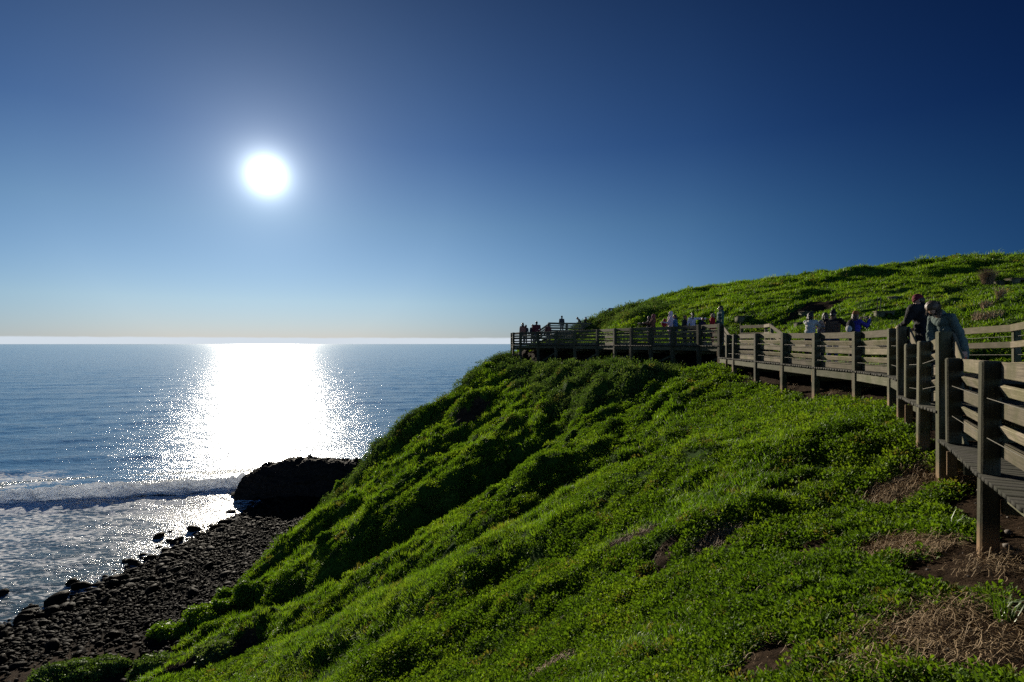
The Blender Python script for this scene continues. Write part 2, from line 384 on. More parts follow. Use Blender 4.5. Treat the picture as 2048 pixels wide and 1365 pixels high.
def water_mat():
    m, nt, out = new_mat('sea_water'); N = NT(nt)
    P = N('NewGeometry').outputs['Position']
    cd = N('VectorMath', {0: P}, operation='LENGTH').outputs['Value']
    mp = N('Mapping', {'Vector': P, 'Rotation': (0,0,R(22)), 'Scale': (.55, 1.25, 1.)}).outputs[0]
    w1 = N('TexNoise', {'Vector': mp, 'Scale': .55, 'Detail': 9., 'Roughness': .62, 'Distortion': .4}).outputs[0]
    w2 = N('TexNoise', {'Vector': mp, 'Scale': 3.2, 'Detail': 6., 'Roughness': .65}).outputs[0]
    w3 = N('TexNoise', {'Vector': mp, 'Scale': .05, 'Detail': 6., 'Roughness': .6}).outputs[0]
    h = N.math('ADD', N.math('MULTIPLY', w1, 1.15), N.math('MULTIPLY', w2, .16))
    bump = N('Bump', {'Strength': N.math('SUBTRACT', 1., N.math('MULTIPLY', N('Attribute', attribute_name='foam').outputs['Fac'], .45)), 'Distance': .245, 'Height': h})
    body = N.mix(N.ramp(w3, [(.35, c4(0,0,0)), (.65, c4(1,1,1))]), c4(.04,.17,.35), c4(.06,.22,.42))
    sh = N('Attribute', attribute_name='shallow').outputs['Fac']
    body = N.mix(sh, body, c4(.045,.075,.085))
    water = N('BsdfPrincipled', {'Base Color': body, 'Roughness': .14, 'IOR': 1.333, 'Specular IOR Level': .5, 'Normal': bump.outputs[0]})
    # foam: torn lacework lying on the surf zone
    fa = N('Attribute', attribute_name='foam').outputs['Fac']
    wp = N('Mapping', {'Vector': P, 'Rotation': (0,0,R(-20)), 'Scale': (.8, 1.6, 1.)}).outputs[0]
    dist = N('TexNoise', {'Vector': wp, 'Scale': .9, 'Detail': 5., 'Roughness': .6})
    wp2 = N('VectorMath', {0: wp, 1: N('VectorMath', {0: dist.outputs['Color'], 'Scale': 1.5}, operation='SCALE').outputs[0]}, operation='ADD').outputs[0]
    vo = N('TexVoronoi', {'Vector': wp2, 'Scale': 1.3}, feature='DISTANCE_TO_EDGE').outputs['Distance']
    fn = N('TexNoise', {'Vector': wp, 'Scale': 2.6, 'Detail': 8., 'Roughness': .7, 'Distortion': .6}).outputs[0]
    fm = N('TexNoise', {'Vector': wp, 'Scale': .35, 'Detail': 4., 'Roughness': .6}).outputs[0]
    lace = N.math('SUBTRACT', 1., N.math('MULTIPLY', vo, 3.6), clamp=True)
    f = N.math('ADD', N.math('MULTIPLY', lace, .28), N.math('ADD', N.math('MULTIPLY', fn, .75), N.math('MULTIPLY', fm, .7)))
    f = N.math('ADD', f, N.math('MULTIPLY', N.math('SUBTRACT', fa, 1.), 1.1))
    f = N.ramp(f, [(.47, c4(0,0,0)), (.64, c4(1,1,1))])
    f = N.math('MULTIPLY', f, N.math('GREATER_THAN', fa, .01))
    foam = N('BsdfDiffuse', {'Color': c4(.88,.90,.92), 'Normal': bump.outputs[0]})
    mx = N('MixShader', {0: N.math('MULTIPLY', f, .9), 1: water.outputs[0], 2: foam.outputs[0]})
    nt.links.new(mx.outputs[0], out.inputs[0]); return m
M['water'] = water_mat()
def surf_mat():
    m, nt, out = new_mat('surf'); N = NT(nt)
    P = N('NewGeometry').outputs['Position']
    fa = N('Attribute', attribute_name='foam').outputs['Fac']
    n = N('TexNoise', {'Vector': P, 'Scale': 2.5, 'Detail': 8., 'Roughness': .7}).outputs[0]
    f = N.ramp(N.math('ADD', fa, N.math('MULTIPLY', N.math('SUBTRACT', n, .5), 1.6)), [(.35, c4(0,0,0)), (.6, c4(1,1,1))])
    bump = N('Bump', {'Strength': .9, 'Distance': .25, 'Height': n})
    foam = N('BsdfDiffuse', {'Color': c4(.93,.94,.95), 'Normal': bump.outputs[0]})
    tr = N('BsdfTranslucent', {'Color': c4(.93,.95,.97), 'Normal': bump.outputs[0]})
    fx = N('MixShader', {0: .62, 1: foam.outputs[0], 2: tr.outputs[0]})
    water = N('BsdfPrincipled', {'Base Color': c4(.018,.05,.07), 'Roughness': .15, 'IOR': 1.333, 'Normal': bump.outputs[0]})
    mx = N('MixShader', {0: f, 1: water.outputs[0], 2: fx.outputs[0]})
    nt.links.new(mx.outputs[0], out.inputs[0]); return m
M['surf'] = surf_mat()
# ------------------------------------------------------------------ terrain mesh
def axis(breaks):
    out = []
    for (a, b, st) in breaks: out.append(np.arange(a, b, st))
    return np.concatenate(out)
gx = axis([(-46,-30,.8),(-30,-18,.3),(-18,-6,.11),(-6,13,.07),(13,24,.14),(24,60,.28),(60,120,1.2)])
gy = axis([(-10,2,.4),(2,12,.06),(12,28,.085),(28,62,.13),(62,120,.7)])
XX, YY = np.meshgrid(gx, gy)
ZZ = height(XX, YY)
BB = bare(XX, YY)
ZZ = ZZ - .03*smooth(.3, .8, BB) + smooth(.3,.8,BB)*.03*fbm(XX*5, YY*5, 4, 101)
nx, ny = len(gx), len(gy)
ii = np.arange(nx*ny).reshape(ny, nx)
F = np.stack([ii[:-1,:-1], ii[:-1,1:], ii[1:,1:], ii[1:,:-1]], -1).reshape(-1, 4)
me = mesh_np('hillside', np.stack([XX, YY, ZZ], -1).reshape(-1, 3), F, M['ground'], True)
attr(me, 'bare', BB.ravel())
hill = tag(obj_me('hillside', me), kind='structure')
# seabed / far land sheet, well below everything
me = mesh_np('seabed', [(-30000,-2000,-24),(30000,-2000,-24),(30000,45000,-24),(-30000,45000,-24)], np.array([[0,1,2,3]]), M['crag'])
tag(obj_me('seabed', me), kind='structure')

# ------------------------------------------------------------------ sea
CREST = [(-95,33),(-73,44),(-49,54.3),(-29,60.2),(-21,62.8)]
ra = 17*np.exp(np.linspace(0, math.log(26000/17), 760))
th = np.radians(np.linspace(-80, 38, 620))
RA, TH = np.meshgrid(ra, th, indexing='ij')
sx_, sy_ = RA*np.sin(TH), RA*np.cos(TH)
fade = smooth(900, 120, RA)
d_ = np.array((-.36, .93)); q_ = sx_*d_[0]+sy_*d_[1]; p_ = sx_*d_[1]-sy_*d_[0]
wob = 3.*fbm(p_*.03, q_*.03, 3, 200)
sz_ = SEA_Z + fade*(.06*np.sin((q_+wob)*2*math.pi/21) + .05*np.sin((q_+1.7*wob+.2*p_)*2*math.pi/9.5+1) + .16*fbm(p_*.16, q_*.42, 4, 210))
calm = smooth(0, 9, pdist(sx_, sy_, CREST))
shore = smooth(-25, -33, sx_ - (sy_-40)*.06)
sz_ = SEA_Z + (sz_-SEA_Z)*(.25+.75*shore)
dcr = pdist(sx_, sy_, CREST)
inside = ((sx_+49)*d_[0]+(sy_-54.3)*d_[1]) < 0            # shoreward of the breaker
foam = np.where(inside, .62+.20*np.exp(-dcr/7), 0)
foam = np.where(inside, foam, .6*np.exp(-(dcr/6.)**2))
left = np.exp(-((sx_+57)/17.)**2-((sy_-62)/8.5)**2)
foam = np.maximum(foam, .80*left)
foam = np.maximum(foam, .72*np.exp(-((sx_+30)/7.)**2-((sy_-61)/3.5)**2))
foam = np.where(RA > 260, 0, foam)
shal = smooth(40, 0, np.where(inside, dcr*0+ (sx_*-1-24), 60))
n0, n1 = RA.shape
ii = np.arange(n0*n1).reshape(n0, n1)
F = np.stack([ii[:-1,:-1], ii[1:,:-1], ii[1:,1:], ii[:-1,1:]], -1).reshape(-1, 4)
me = mesh_np('sea', np.stack([sx_, sy_, sz_], -1).reshape(-1, 3), F, M['water'], True)
attr(me, 'foam', foam.ravel()); attr(me, 'shallow', shal.ravel())
tag(obj_me('sea', me), kind='structure')

# breaking wave: steep tumbling front, long smooth back
cl = np.array(CREST, float); seg = np.hypot(*np.diff(cl, axis=0).T); cum = np.r_[0, np.cumsum(seg)]
sl = np.arange(0, cum[-1], .13); cx = np.interp(sl, cum, cl[:,0]); cy = np.interp(sl, cum, cl[:,1])
cx += .8*fbm(sl*.09, sl*0, 3, 301); cy += 1.1*fbm(sl*.09, sl*0+5, 3, 302)
qq = np.r_[np.linspace(-2.8,-1.3,16), np.linspace(-1.25,.9,46), np.linspace(1.,9,30)]
S_, Q_ = np.meshgrid(sl, qq, indexing='ij')
env = (.45+.55*smooth(25, 66, S_))*(1+.4*fbm(S_*.22, Q_*0, 3, 305))
front = smooth(-1.4, -.1, Q_)
prof = np.where(Q_ < 0, front, (.32*np.exp(-(np.maximum(Q_,0)/3.)**1.2)+.68*np.exp(-(np.maximum(Q_,0)/.5)**1.5)))
hh = .8*env*prof
fo = np.where(Q_ < .5, smooth(-2.4, -1.4, Q_+.8*fbm(S_*.6, Q_*.6, 3, 306)), smooth(4.2, 1.6, Q_+1.1*fbm(S_*.9, Q_*.5, 3, 307)))
lump = fo*smooth(-2.2,-1.2,Q_)
hh += lump*(.55*np.abs(fbm(S_*.9, Q_*1.2, 4, 310))+.12*fbm(S_*3, Q_*3, 3, 311))
px_ = cx[:,None]+d_[0]*Q_ + lump*.35*fbm(S_*1.1, Q_*1.3, 3, 320)
py_ = cy[:,None]+d_[1]*Q_ + lump*.35*fbm(S_*1.1+9, Q_*1.3, 3, 321)
pz_ = SEA_Z-.28+hh+.30*smooth(-2.8,-2,Q_)
n0, n1 = S_.shape
ii = np.arange(n0*n1).reshape(n0, n1)
F = np.stack([ii[:-1,:-1], ii[1:,:-1], ii[1:,1:], ii[:-1,1:]], -1).reshape(-1, 4)
V = np.stack([px_, py_, pz_], -1).reshape(-1, 3); fv = fo.ravel()
# spray blown off the lip
ns = 2600; k = rng.integers(0, len(sl), ns); qs = rng.normal(.9, .9, ns)
hs = rng.exponential(.22, ns)
c0 = np.stack([cx[k]+d_[0]*qs, cy[k]+d_[1]*qs, SEA_Z-.1+.95*(.4+.5*smooth(25,66,sl[k]))*np.exp(-np.maximum(qs,0)/4)+hs], -1)
r_ = rng.uniform(.015, .05, ns)[:,None,None]
tet = np.array([(1,1,1),(-1,-1,1),(-1,1,-1),(1,-1,-1)])[None]*r_
SV = (c0[:,None,:]+tet).reshape(-1,3)
SF = (np.arange(ns)[:,None,None]*4+np.array([[0,1,2],[0,3,1],[0,2,3],[1,3,2]])[None]).reshape(-1,3)+len(V)
me = mesh_np('breaking_wave', np.r_[V, SV], [F, SF], M['surf'], True)
attr(me, 'foam', np.r_[fv, np.ones(len(SV))])
tag(obj_me('breaking_wave', me), kind='structure')

# ------------------------------------------------------------------ scatter with geometry nodes
def scatter(name, pts, rot, scl, idx, variants, label, kind='stuff'):
    me = mesh_np(name, pts, np.zeros((0,3), int)) if False else bpy.data.meshes.new(name)
    me.vertices.add(len(pts)); me.vertices.foreach_set('co', np.asarray(pts, np.float32).ravel())
    a = me.attributes.new('rot', 'FLOAT_VECTOR', 'POINT'); a.data.foreach_set('vector', np.asarray(rot, np.float32).ravel())
    a = me.attributes.new('scl', 'FLOAT_VECTOR', 'POINT')
    scl = np.asarray(scl, np.float32)
    if scl.ndim == 1: scl = np.repeat(scl[:,None], 3, 1)
    a.data.foreach_set('vector', scl.ravel())
    a = me.attributes.new('idx', 'INT', 'POINT'); a.data.foreach_set('value', np.asarray(idx, np.int32))
    o = obj_me(name, me)
    ng = bpy.data.node_groups.new(name+'_scatter', 'GeometryNodeTree')
    ng.interface.new_socket('Geometry', in_out='INPUT', socket_type='NodeSocketGeometry')
    ng.interface.new_socket('Geometry', in_out='OUTPUT', socket_type='NodeSocketGeometry')
    n = ng.nodes; L = ng.links.new
    gi = n.new('NodeGroupInput'); go = n.new('NodeGroupOutput')
    jo = n.new('GeometryNodeJoinGeometry')
    for vo in variants:
        ob = n.new('GeometryNodeObjectInfo'); ob.inputs['Object'].default_value = vo; ob.inputs['As Instance'].default_value = True
        L(ob.outputs['Geometry'], jo.inputs[0])
    iop = n.new('GeometryNodeInstanceOnPoints')
    m2p = n.new('GeometryNodeMeshToPoints')
    L(gi.outputs[0], m2p.inputs[0]); L(m2p.outputs[0], iop.inputs['Points'])
    L(jo.outputs[0], iop.inputs['Instance']); iop.inputs['Pick Instance'].default_value = True
    def na(nm, ty):
        q = n.new('GeometryNodeInputNamedAttribute'); q.data_type = ty; q.inputs[0].default_value = nm; return q.outputs[0]
    L(na('idx','INT'), iop.inputs['Instance Index'])
    e2r = n.new('FunctionNodeEulerToRotation'); L(na('rot','FLOAT_VECTOR'), e2r.inputs[0]); L(e2r.outputs[0], iop.inputs['Rotation'])
    L(na('scl','FLOAT_VECTOR'), iop.inputs['Scale'])
    L(iop.outputs[0], go.inputs[0])
    md = o.modifiers.new('scatter', 'NODES'); md.node_group = ng
    return tag(o, label, None, None, kind)
def proto(name, me): return bpy.data.objects.new(name, me)    # source shape of a scatter, never linked to the scene

def leaf_clump(name, n, rad, hgt, llen, lw, mat, seed, tilt=(20,75)):
    r = np.random.default_rng(seed)
    rr = rad*np.sqrt(r.random(n)); aa = r.random(n)*2*math.pi
    base = np.stack([rr*np.cos(aa), rr*np.sin(aa), hgt*(1-(rr/rad)**2)*r.uniform(.15, 1, n)], -1)
    az = aa + r.normal(0, 1.0, n); el = np.radians(r.uniform(*tilt, n))
    L = r.uniform(*llen, n); W = L*lw*r.uniform(.8, 1.2, n)
    d = np.stack([np.cos(az)*np.cos(el), np.sin(az)*np.cos(el), np.sin(el)], -1)
    s = np.stack([-np.sin(az), np.cos(az), np.zeros(n)], -1)
    ro = r.normal(0, .5, n)[:,None]
    nn = np.cross(d, s); s = s*np.cos(ro)+nn*np.sin(ro); nn = np.cross(d, s)
    L = L[:,None]; W = W[:,None]
    v = np.stack([base, base+d*L*.55+s*W*.5+nn*W*.12, base+d*L*.5-nn*W*.08, base+d*L*.55-s*W*.5+nn*W*.12, base+d*L*.98-nn*L*.12], 1).reshape(-1, 3)
    k = (np.arange(n)*5)[:,None,None]
    f = (k+np.array([[0,2,1],[0,3,2],[1,2,4],[2,3,4]])[None]).reshape(-1, 3)
    return proto(name, mesh_np(name, v, f, mat))
def grass_clump(name, n, rad, hl, w, mat, seed, lean=.5):
    r = np.random.default_rng(seed)
    rr = rad*np.sqrt(r.random(n)); aa = r.random(n)*2*math.pi
    b = np.stack([rr*np.cos(aa), rr*np.sin(aa), np.zeros(n)-.01], -1)
    az = r.random(n)*2*math.pi; h = r.uniform(*hl, n); le = r.uniform(.15, 1, n)*lean
    d = np.stack([np.cos(az), np.sin(az), np.zeros(n)], -1); s = np.stack([-np.sin(az), np.cos(az), np.zeros(n)], -1)
    up = np.array((0,0,1.)); ww = (w*r.uniform(.7,1.3,n))[:,None]; h = h[:,None]; le = le[:,None]
    m = b+d*h*le*.3+up*h*.55; t = b+d*h*le+up*h*(1-.35*le)
    v = np.stack([b-s*ww*.5, b+s*ww*.5, m-s*ww*.42, m+s*ww*.42, t], 1).reshape(-1, 3)
    k = (np.arange(n)*5)[:,None,None]
    f = (k+np.array([[0,1,3],[0,3,2],[2,3,4]])[None]).reshape(-1, 3)
    return proto(name, mesh_np(name, v, f, mat))
LEAFV = [leaf_clump('leaf_clump', 95, .125, .08, (.020,.040), .58, M['leaf'], 10+i) for i in range(6)]
GRASSV = [grass_clump('grass_tuft', 60, .12, (.05,.13), .0075, M['grass'], 30+i, .8) for i in range(5)]
SHRUBV = [leaf_clump('shrub_clump', 110, .22, .24, (.04,.07), .5, M['shrub'], 50+i, (5,80)) for i in range(4)]

def sector(d0, d1, dens, az0=-50, az1=56):
    area = .5*(d1*d1-d0*d0)*math.radians(az1-az0)
    n = int(area*dens)
    r = np.sqrt(rng.uniform(d0*d0, d1*d1, n)); a = np.radians(rng.uniform(az0, az1, n))
    return r*np.sin(a), r*np.cos(a)
GP = []
for d0, d1, dens in ((2,6,95),(6,9,90),(9,13,60),(13,18,32),(18,25,20),(25,34,13),(34,46,9.5),(46,60,7.5),(60,85,2.5)):
    x, y = sector(d0, d1, dens)
    GP.append(np.stack([x, y], -1))
GP = np.concatenate(GP)
gxx, gyy = GP[:,0], GP[:,1]
gz = height(gxx, gyy); gb = bare(gxx, gyy)
e = .06
nxs = -(height(gxx+e, gyy)-gz)/e; nys = -(height(gxx, gyy+e)-gz)/e
dist = np.hypot(gxx, gyy)
dwk = pdist(gxx, gyy, WALK_XY); dwi = pdist(gxx, gyy, WALK_INNER)
keep = (rng.random(len(gxx)) > smooth(.25, .62, gb)) & (gz > -13.7) & (dwi > .8)
gxx, gyy, gz, nxs, nys, dist, dwk, gb = (a[keep] for a in (gxx, gyy, gz, nxs, nys, dist, dwk, gb))
tilt = .55
nz = np.ones_like(gz); ln = np.sqrt((nxs*tilt)**2+(nys*tilt)**2+1)
ax_ = nxs*tilt/ln; ay_ = nys*tilt/ln; az_ = 1/ln
ry = np.arcsin(np.clip(ax_, -1, 1)); rx = -np.arctan2(ay_, az_)
# spin applied in the clump's own frame: R = Rx*Ry*Rz(spin) -> convert to XYZ euler
spin = rng.random(len(gz))*2*math.pi
def euler_from(rx, ry, spin):
    cx_, sx0 = np.cos(rx), np.sin(rx); cy_, sy0 = np.cos(ry), np.sin(ry); cz, sz0 = np.cos(spin), np.sin(spin)
    # M = Rx @ Ry @ Rz
    m00 = cy_*cz; m01 = -cy_*sz0; m02 = sy0
    m10 = sx0*sy0*cz+cx_*sz0; m20 = -cx_*sy0*cz+sx0*sz0
    m21 = cx_*sy0*sz0+sx0*cz; m22 = cx_*cy_
    return np.stack([np.arctan2(m21, m22), np.arcsin(np.clip(-m20,-1,1)), np.arctan2(m10, m00)], -1)
rot = euler_from(rx, ry, spin)
scl = (.85+dist/16.)*rng.uniform(.7, 1.25, len(gz))
gmap = fbm(gxx*.22, gyy*.3, 4, 400)+.35*fbm(gxx*1.2, gyy*1.2, 2, 401)
onhill = smooth(0., 1., gz)
isgrass = (gmap + .55*onhill + .15*smooth(3, -1, gxx)*smooth(9,14,gyy) - .55*smooth(2.6, .8, dwk)*(1-onhill) > .04+rng.normal(0,.12,len(gz)))
shz = np.exp(-((gxx-5.0+.24*(gyy-33))/3.2)**2)*smooth(25, 28.5, gyy)*smooth(48, 45, gyy)*smooth(0.,-.6,gz)
shz2 = np.exp(-((gxx-9.5)/4.)**2-((gyy-51)/6.5)**2)*smooth(.8,1.5,gz)
shz3 = np.exp(-(pdist(gxx, gyy, [(-1,47.5),(-5.7,45.2),(-10,43),(-12,41.4)])/1.5)**2)
isshrub = (np.maximum(np.maximum(shz, shz2), shz3) + .35*fbm(gxx*.7, gyy*.7, 2, 410) > .45)
isgrass &= ~isshrub
P3 = np.stack([gxx, gyy, gz-.012*scl], -1)
sel = ~isgrass & ~isshrub
scatter('ground_cover', P3[sel], rot[sel], scl[sel], rng.integers(0, 6, sel.sum()), LEAFV, 'low fleshy green ground cover spread over the slope')
gs = np.repeat(scl[isgrass][:,None], 3, 1); gs[:,2] *= 1-.5*onhill[isgrass]*smooth(8,16,dist[isgrass])-.2*(1-onhill[isgrass])
scatter('grass', P3[isgrass], rot[isgrass], gs, rng.integers(0, 5, isgrass.sum()), GRASSV, 'short bright green grass on the slope and the hill')
sc2 = scl[isshrub]*.62*(1-.6*np.exp(-((gxx[isshrub]-6.8)/1.5)**2-((gyy[isshrub]-49)/4.)**2))
scatter('scrub', P3[isshrub], rot[isshrub], sc2, rng.integers(0, 4, isshrub.sum()), SHRUBV, 'dark leafy scrub below the lookout and along the ridge')
print('scatter', sel.sum(), isgrass.sum(), isshrub.sum())
# ------------------------------------------------------------------ boardwalk and its railings
def frame(p0, p1, roll=0.):
    """matrix: x along p0->p1, y horizontal to the left of it, z up; roll about x"""
    p0 = Vector(p0); p1 = Vector(p1); x = (p1-p0).normalized()
    y = Vector((-x.y, x.x, 0)).normalized(); z = x.cross(y)
    m = Matrix((x, y, z)).transposed().to_4x4()
    m.translation = (p0+p1)/2
    return m @ Matrix.Rotation(roll, 4, 'X')
def bar(name, p0, p1, wy, hz, mat, parent, bev=.006, roll=0., jit=0.):
    L = (Vector(p1)-Vector(p0)).length
    o = obj_me(name, box_mesh(name, L, wy, hz, mat, bev), parent)
    m = frame(p0, p1, roll)
    if jit: m = m @ Matrix.Rotation(random.gauss(0, jit), 4, 'Y') @ Matrix.Rotation(random.gauss(0, jit), 4, 'X')
    place(o, m); return o
def post(name, x, y, zg, zt, ang, parent, along=.19, deep=.165, mat=None):
    o = obj_me(name, box_mesh(name, along, deep, zt-zg+.35, mat or M['post'], .018, z0=-.35), parent)
    place(o, Matrix.Translation((x, y, zg)) @ Matrix.Rotation(ang+random.gauss(0,.01), 4, 'Z') @ Matrix.Rotation(random.gauss(0,.006), 4, 'X')); return o
def dirs(P):
    out = []
    for i in range(len(P)):
        a = P[max(i-1,0)]; b = P[min(i+1,len(P)-1)]
        t = (Vector(b[:2])-Vector(a[:2])).normalized(); out.append(t)
    return out
BOARDS = ((-.08, .168, 0.), (-.29, .13, 28.), (-.49, .165, 0.), (-.705, .13, 28.), (-.905, .165, 0.))
def wire(name, pts, parent):
    mb = MB(); r = .0035
    for p0, p1 in zip(pts[:-1], pts[1:]):
        m = frame(p0, p1); L = (Vector(p1)-Vector(p0)).length/2
        c = [m @ Vector((sx*L, sy*r, sz*r)) for sx in (-1,1) for sy, sz in ((-1,-1),(1,-1),(1,1),(-1,1))]
        mb.add([tuple(q) for q in c], q=[[0,1,5,4],[1,2,6,5],[2,3,7,6],[3,0,4,7]])
    V = np.concatenate(mb.v)
    o = obj_me(name, None, None) if False else None
    me = mesh_np(name, V-np.array(parent.location), np.concatenate(mb.q), M['wire'])
    return link(bpy.data.objects.new(name, me), parent)
M['wire'] = plain('fence_wire', (.12,.11,.085), .6, .3)
def railing(keys, label, group, short=(), bays=None, wires=True):
    P = [PO[k] for k in keys]; T = dirs(P)
    root = empty('railing', (P[0][0], P[0][1], P[0][2]), label, 'railing', group)
    for k, p, t in zip(keys, P, T):
        zg = height(p[0], p[1]) if k not in short else p[3]+.36
        post('post', p[0], p[1], float(zg) , p[4], math.atan2(t.y, t.x), root, mat=M['post_top'] if k in short else None)
    for i in range(len(P)-1):
        if bays is not None and i not in bays: continue
        a, b = P[i], P[i+1]
        ta = (Vector(b[:2])-Vector(a[:2])).normalized(); n = Vector((ta.y, -ta.x)); off = .165/2+.022
        step = abs((a[3]-b[3])) > .2
        for j, (dz, hz, roll) in enumerate(BOARDS):
            ov = .07
            za, zb = a[4]+dz-.012, b[4]+dz-.012
            if step:
                if j > 3: continue
            A = Vector((a[0]+n.x*off, a[1]+n.y*off, za)); B = Vector((b[0]+n.x*off, b[1]+n.y*off, zb))
            d = (B-A).normalized()
            A = A + d*.003; B = B - d*.003
            bar('rail', A, B, .038, hz, M['pale_board'] if roll else M['board'], root, .006, R(-roll), .003)  # tilted boards: their sunlit look is put into a paler tint
    if wires:
        for dz in (-.385, -.80):
            pts = [(p[0]-t.y*.03, p[1]+t.x*.03, p[4]+dz) for p, t in zip(P, T)]
            wire('wire', pts, root)
    return root
def deck(keys, width, label, group, zoff=0., ext=0., legs=True, brace=False):
    P = [PO[k] for k in keys]; T = dirs(P)
    z0 = P[0][3]
    root = empty('boardwalk', (P[0][0], P[0][1], float(height(P[0][0], P[0][1]))), label, 'boardwalk', group)
    O = np.array([(p[0]-t.y*.10, p[1]+t.x*.10, p[3]) for p, t in zip(P, T)])
    I = np.array([(p[0]+t.y*width, p[1]-t.x*width, p[3]) for p, t in zip(P, T)])
    Mid = (O+I)/2
    s = np.r_[0, np.cumsum(np.hypot(*np.diff(Mid[:,:2], axis=0).T))]
    mb = MB(); pw = .142
    zs = np.array([p[3] for p in P]); z_lo = min(zs[0], zs[-1])
    n = int(s[-1]/pw)
    for k in range(n):
        sa, sb = k*pw, k*pw+pw-.005
        def at(q, ex):
            o = np.array([np.interp(q, s, O[:,c]) for c in range(3)]); i_ = np.array([np.interp(q, s, I[:,c]) for c in range(3)])
            d = (o-i_); d /= np.linalg.norm(d)
            return o+d*ex, i_-d*.02
        ex = random.uniform(-.006, .008)
        oa, ia = at(sa, ex); ob, ib = at(sb, ex)
        dz = random.gauss(0, .002); th = .042
        lo = [(*q[:2], q[2]-th+dz) for q in (ia, oa, ob, ib)]; hi = [(*q[:2], q[2]+dz) for q in (ia, oa, ob, ib)]
        # order so faces point outward
        mb.box8(lo+hi)
    V = np.concatenate(mb.v) - np.array(root.location)
    me = mesh_np('deck', V, np.concatenate(mb.q), M['deck'])
    bm = bmesh.new(); bm.from_mesh(me); bmesh.ops.recalc_face_normals(bm, faces=bm.faces); bm.to_mesh(me); bm.free()
    link(bpy.data.objects.new('deck', me), root)
    for i in range(len(P)-1):
        for fr in ((.10 if width < 2.5 and len(keys) < 8 else .035), .5, .93):
            A = Vector(O[i]+(I[i]-O[i])*fr); B = Vector(O[i+1]+(I[i+1]-O[i+1])*fr)
            A.z -= .046+.11; B.z -= .046+.11
            d = (B-A).normalized()
            bar('bearer', A+d*.1 if fr < .11 else A, B-d*.1 if fr < .11 else B-d*.004, .05, .20, M['beam'], root, .005)
    for i, (p, t) in enumerate(zip(P, T)):
        n_ = Vector((t.y, -t.x))
        A = Vector((p[0]+n_.x*.11, p[1]+n_.y*.11, p[3]-.046-.23-.07)); B = Vector((p[0]+n_.x*width, p[1]+n_.y*width, A.z))
        bar('joist', A, B, .06, .14, M['beam'], root, .005)
        # packer bolted beside the post
        a2 = Vector((p[0]+t.x*.125, p[1]+t.y*.125, p[3]-.30)); 
        o = obj_me('packer', box_mesh('packer', .05, .12, .34, M['post'], .006), root)
        place(o, Matrix.Translation(a2) @ Matrix.Rotation(math.atan2(t.y, t.x), 4, 'Z'))
        if legs:
            lx, ly = p[0]+n_.x*width*.78, p[1]+n_.y*width*.78
            zg = float(height(lx, ly))
            if p[3]-.35-zg > .15:
                o = obj_me('support_post', box_mesh('support_post', .12, .12, p[3]-.28-zg+.3, M['post'], .01, z0=-.3), root)
                place(o, Matrix.Translation((lx, ly, zg)) @ Matrix.Rotation(math.atan2(t.y, t.x), 4, 'Z'))
        if brace and i < len(P)-1 and i % 2 == 0:
            q = P[i+1]; tq = T[i+1]
            A = Vector((p[0]+t.y*.25, p[1]-t.x*.25, p[3]-.4)); B = Vector((q[0]+tq.y*.25, q[1]-tq.x*.25, float(height(q[0], q[1]))+.12))
            bar('brace', A, B, .045, .10, M['beam'], root, .005)
    return root
def inner_fence(pts, label, group):
    """pts: x, y, base z, top z; two boards, two wires and a kerb board"""
    P = pts; T = dirs(P)
    root = empty('fence', P[0][:3], label, 'fence', group)
    for p, t in zip(P, T):
        post('post', p[0], p[1], float(min(height(p[0], p[1]), p[2])), p[3]-.005, math.atan2(t.y, t.x), root, .13, .13)
    for i in range(len(P)-1):
        a, b = P[i], P[i+1]
        ta = (Vector(b[:2])-Vector(a[:2])).normalized(); n = Vector((-ta.y, ta.x)); off = .065+.022
        for dz, hz in ((-.075,.15), (-.43,.13), (-.86,.12)):
            A = Vector((a[0]+n.x*off, a[1]+n.y*off, a[3]+dz)); B = Vector((b[0]+n.x*off, b[1]+n.y*off, b[3]+dz))
            d = (B-A).normalized()
            bar('rail', A+d*.003, B-d*.003, .04, hz, M['board'], root, .006, 0., .003)
    for dz in (-.25, -.64):
        wire('wire', [(p[0], p[1], p[3]+dz) for p in P], root)
    return root
def steps(pa, pb, n, label, width, group):
    """timber steps from key pa (low) to key pb (high)"""
    a, b = PO[pa], PO[pb]
    t = (Vector(b[:2])-Vector(a[:2])); L = t.length; t.normalize(); nn = Vector((t.y, -t.x))
    root = empty('timber_steps', (a[0], a[1], a[3]), label, 'steps', group)
    for k in range(1, n):
        z = a[3]+(b[3]-a[3])*k/n; q = Vector(a[:2])+t*(L*(k/n)*.9+.05)
        A = Vector((q.x+nn.x*.12, q.y+nn.y*.12, z-.025)); B = Vector((q.x+nn.x*width, q.y+nn.y*width, z-.025))
        bar('tread', A, B, min(.30, L/n+.05), .05, M['deck'], root, .006)
    for fr in (.15, width-.05):
        A = Vector((a[0]+nn.x*fr, a[1]+nn.y*fr, a[3]-.12)); B = Vector((b[0]+nn.x*fr, b[1]+nn.y*fr, b[3]-.16))
        bar('stringer', A, B, .05, .20, M['beam'], root, .005)
    return root
GD, GR = 'boardwalk sections', 'slatted seaward railings'
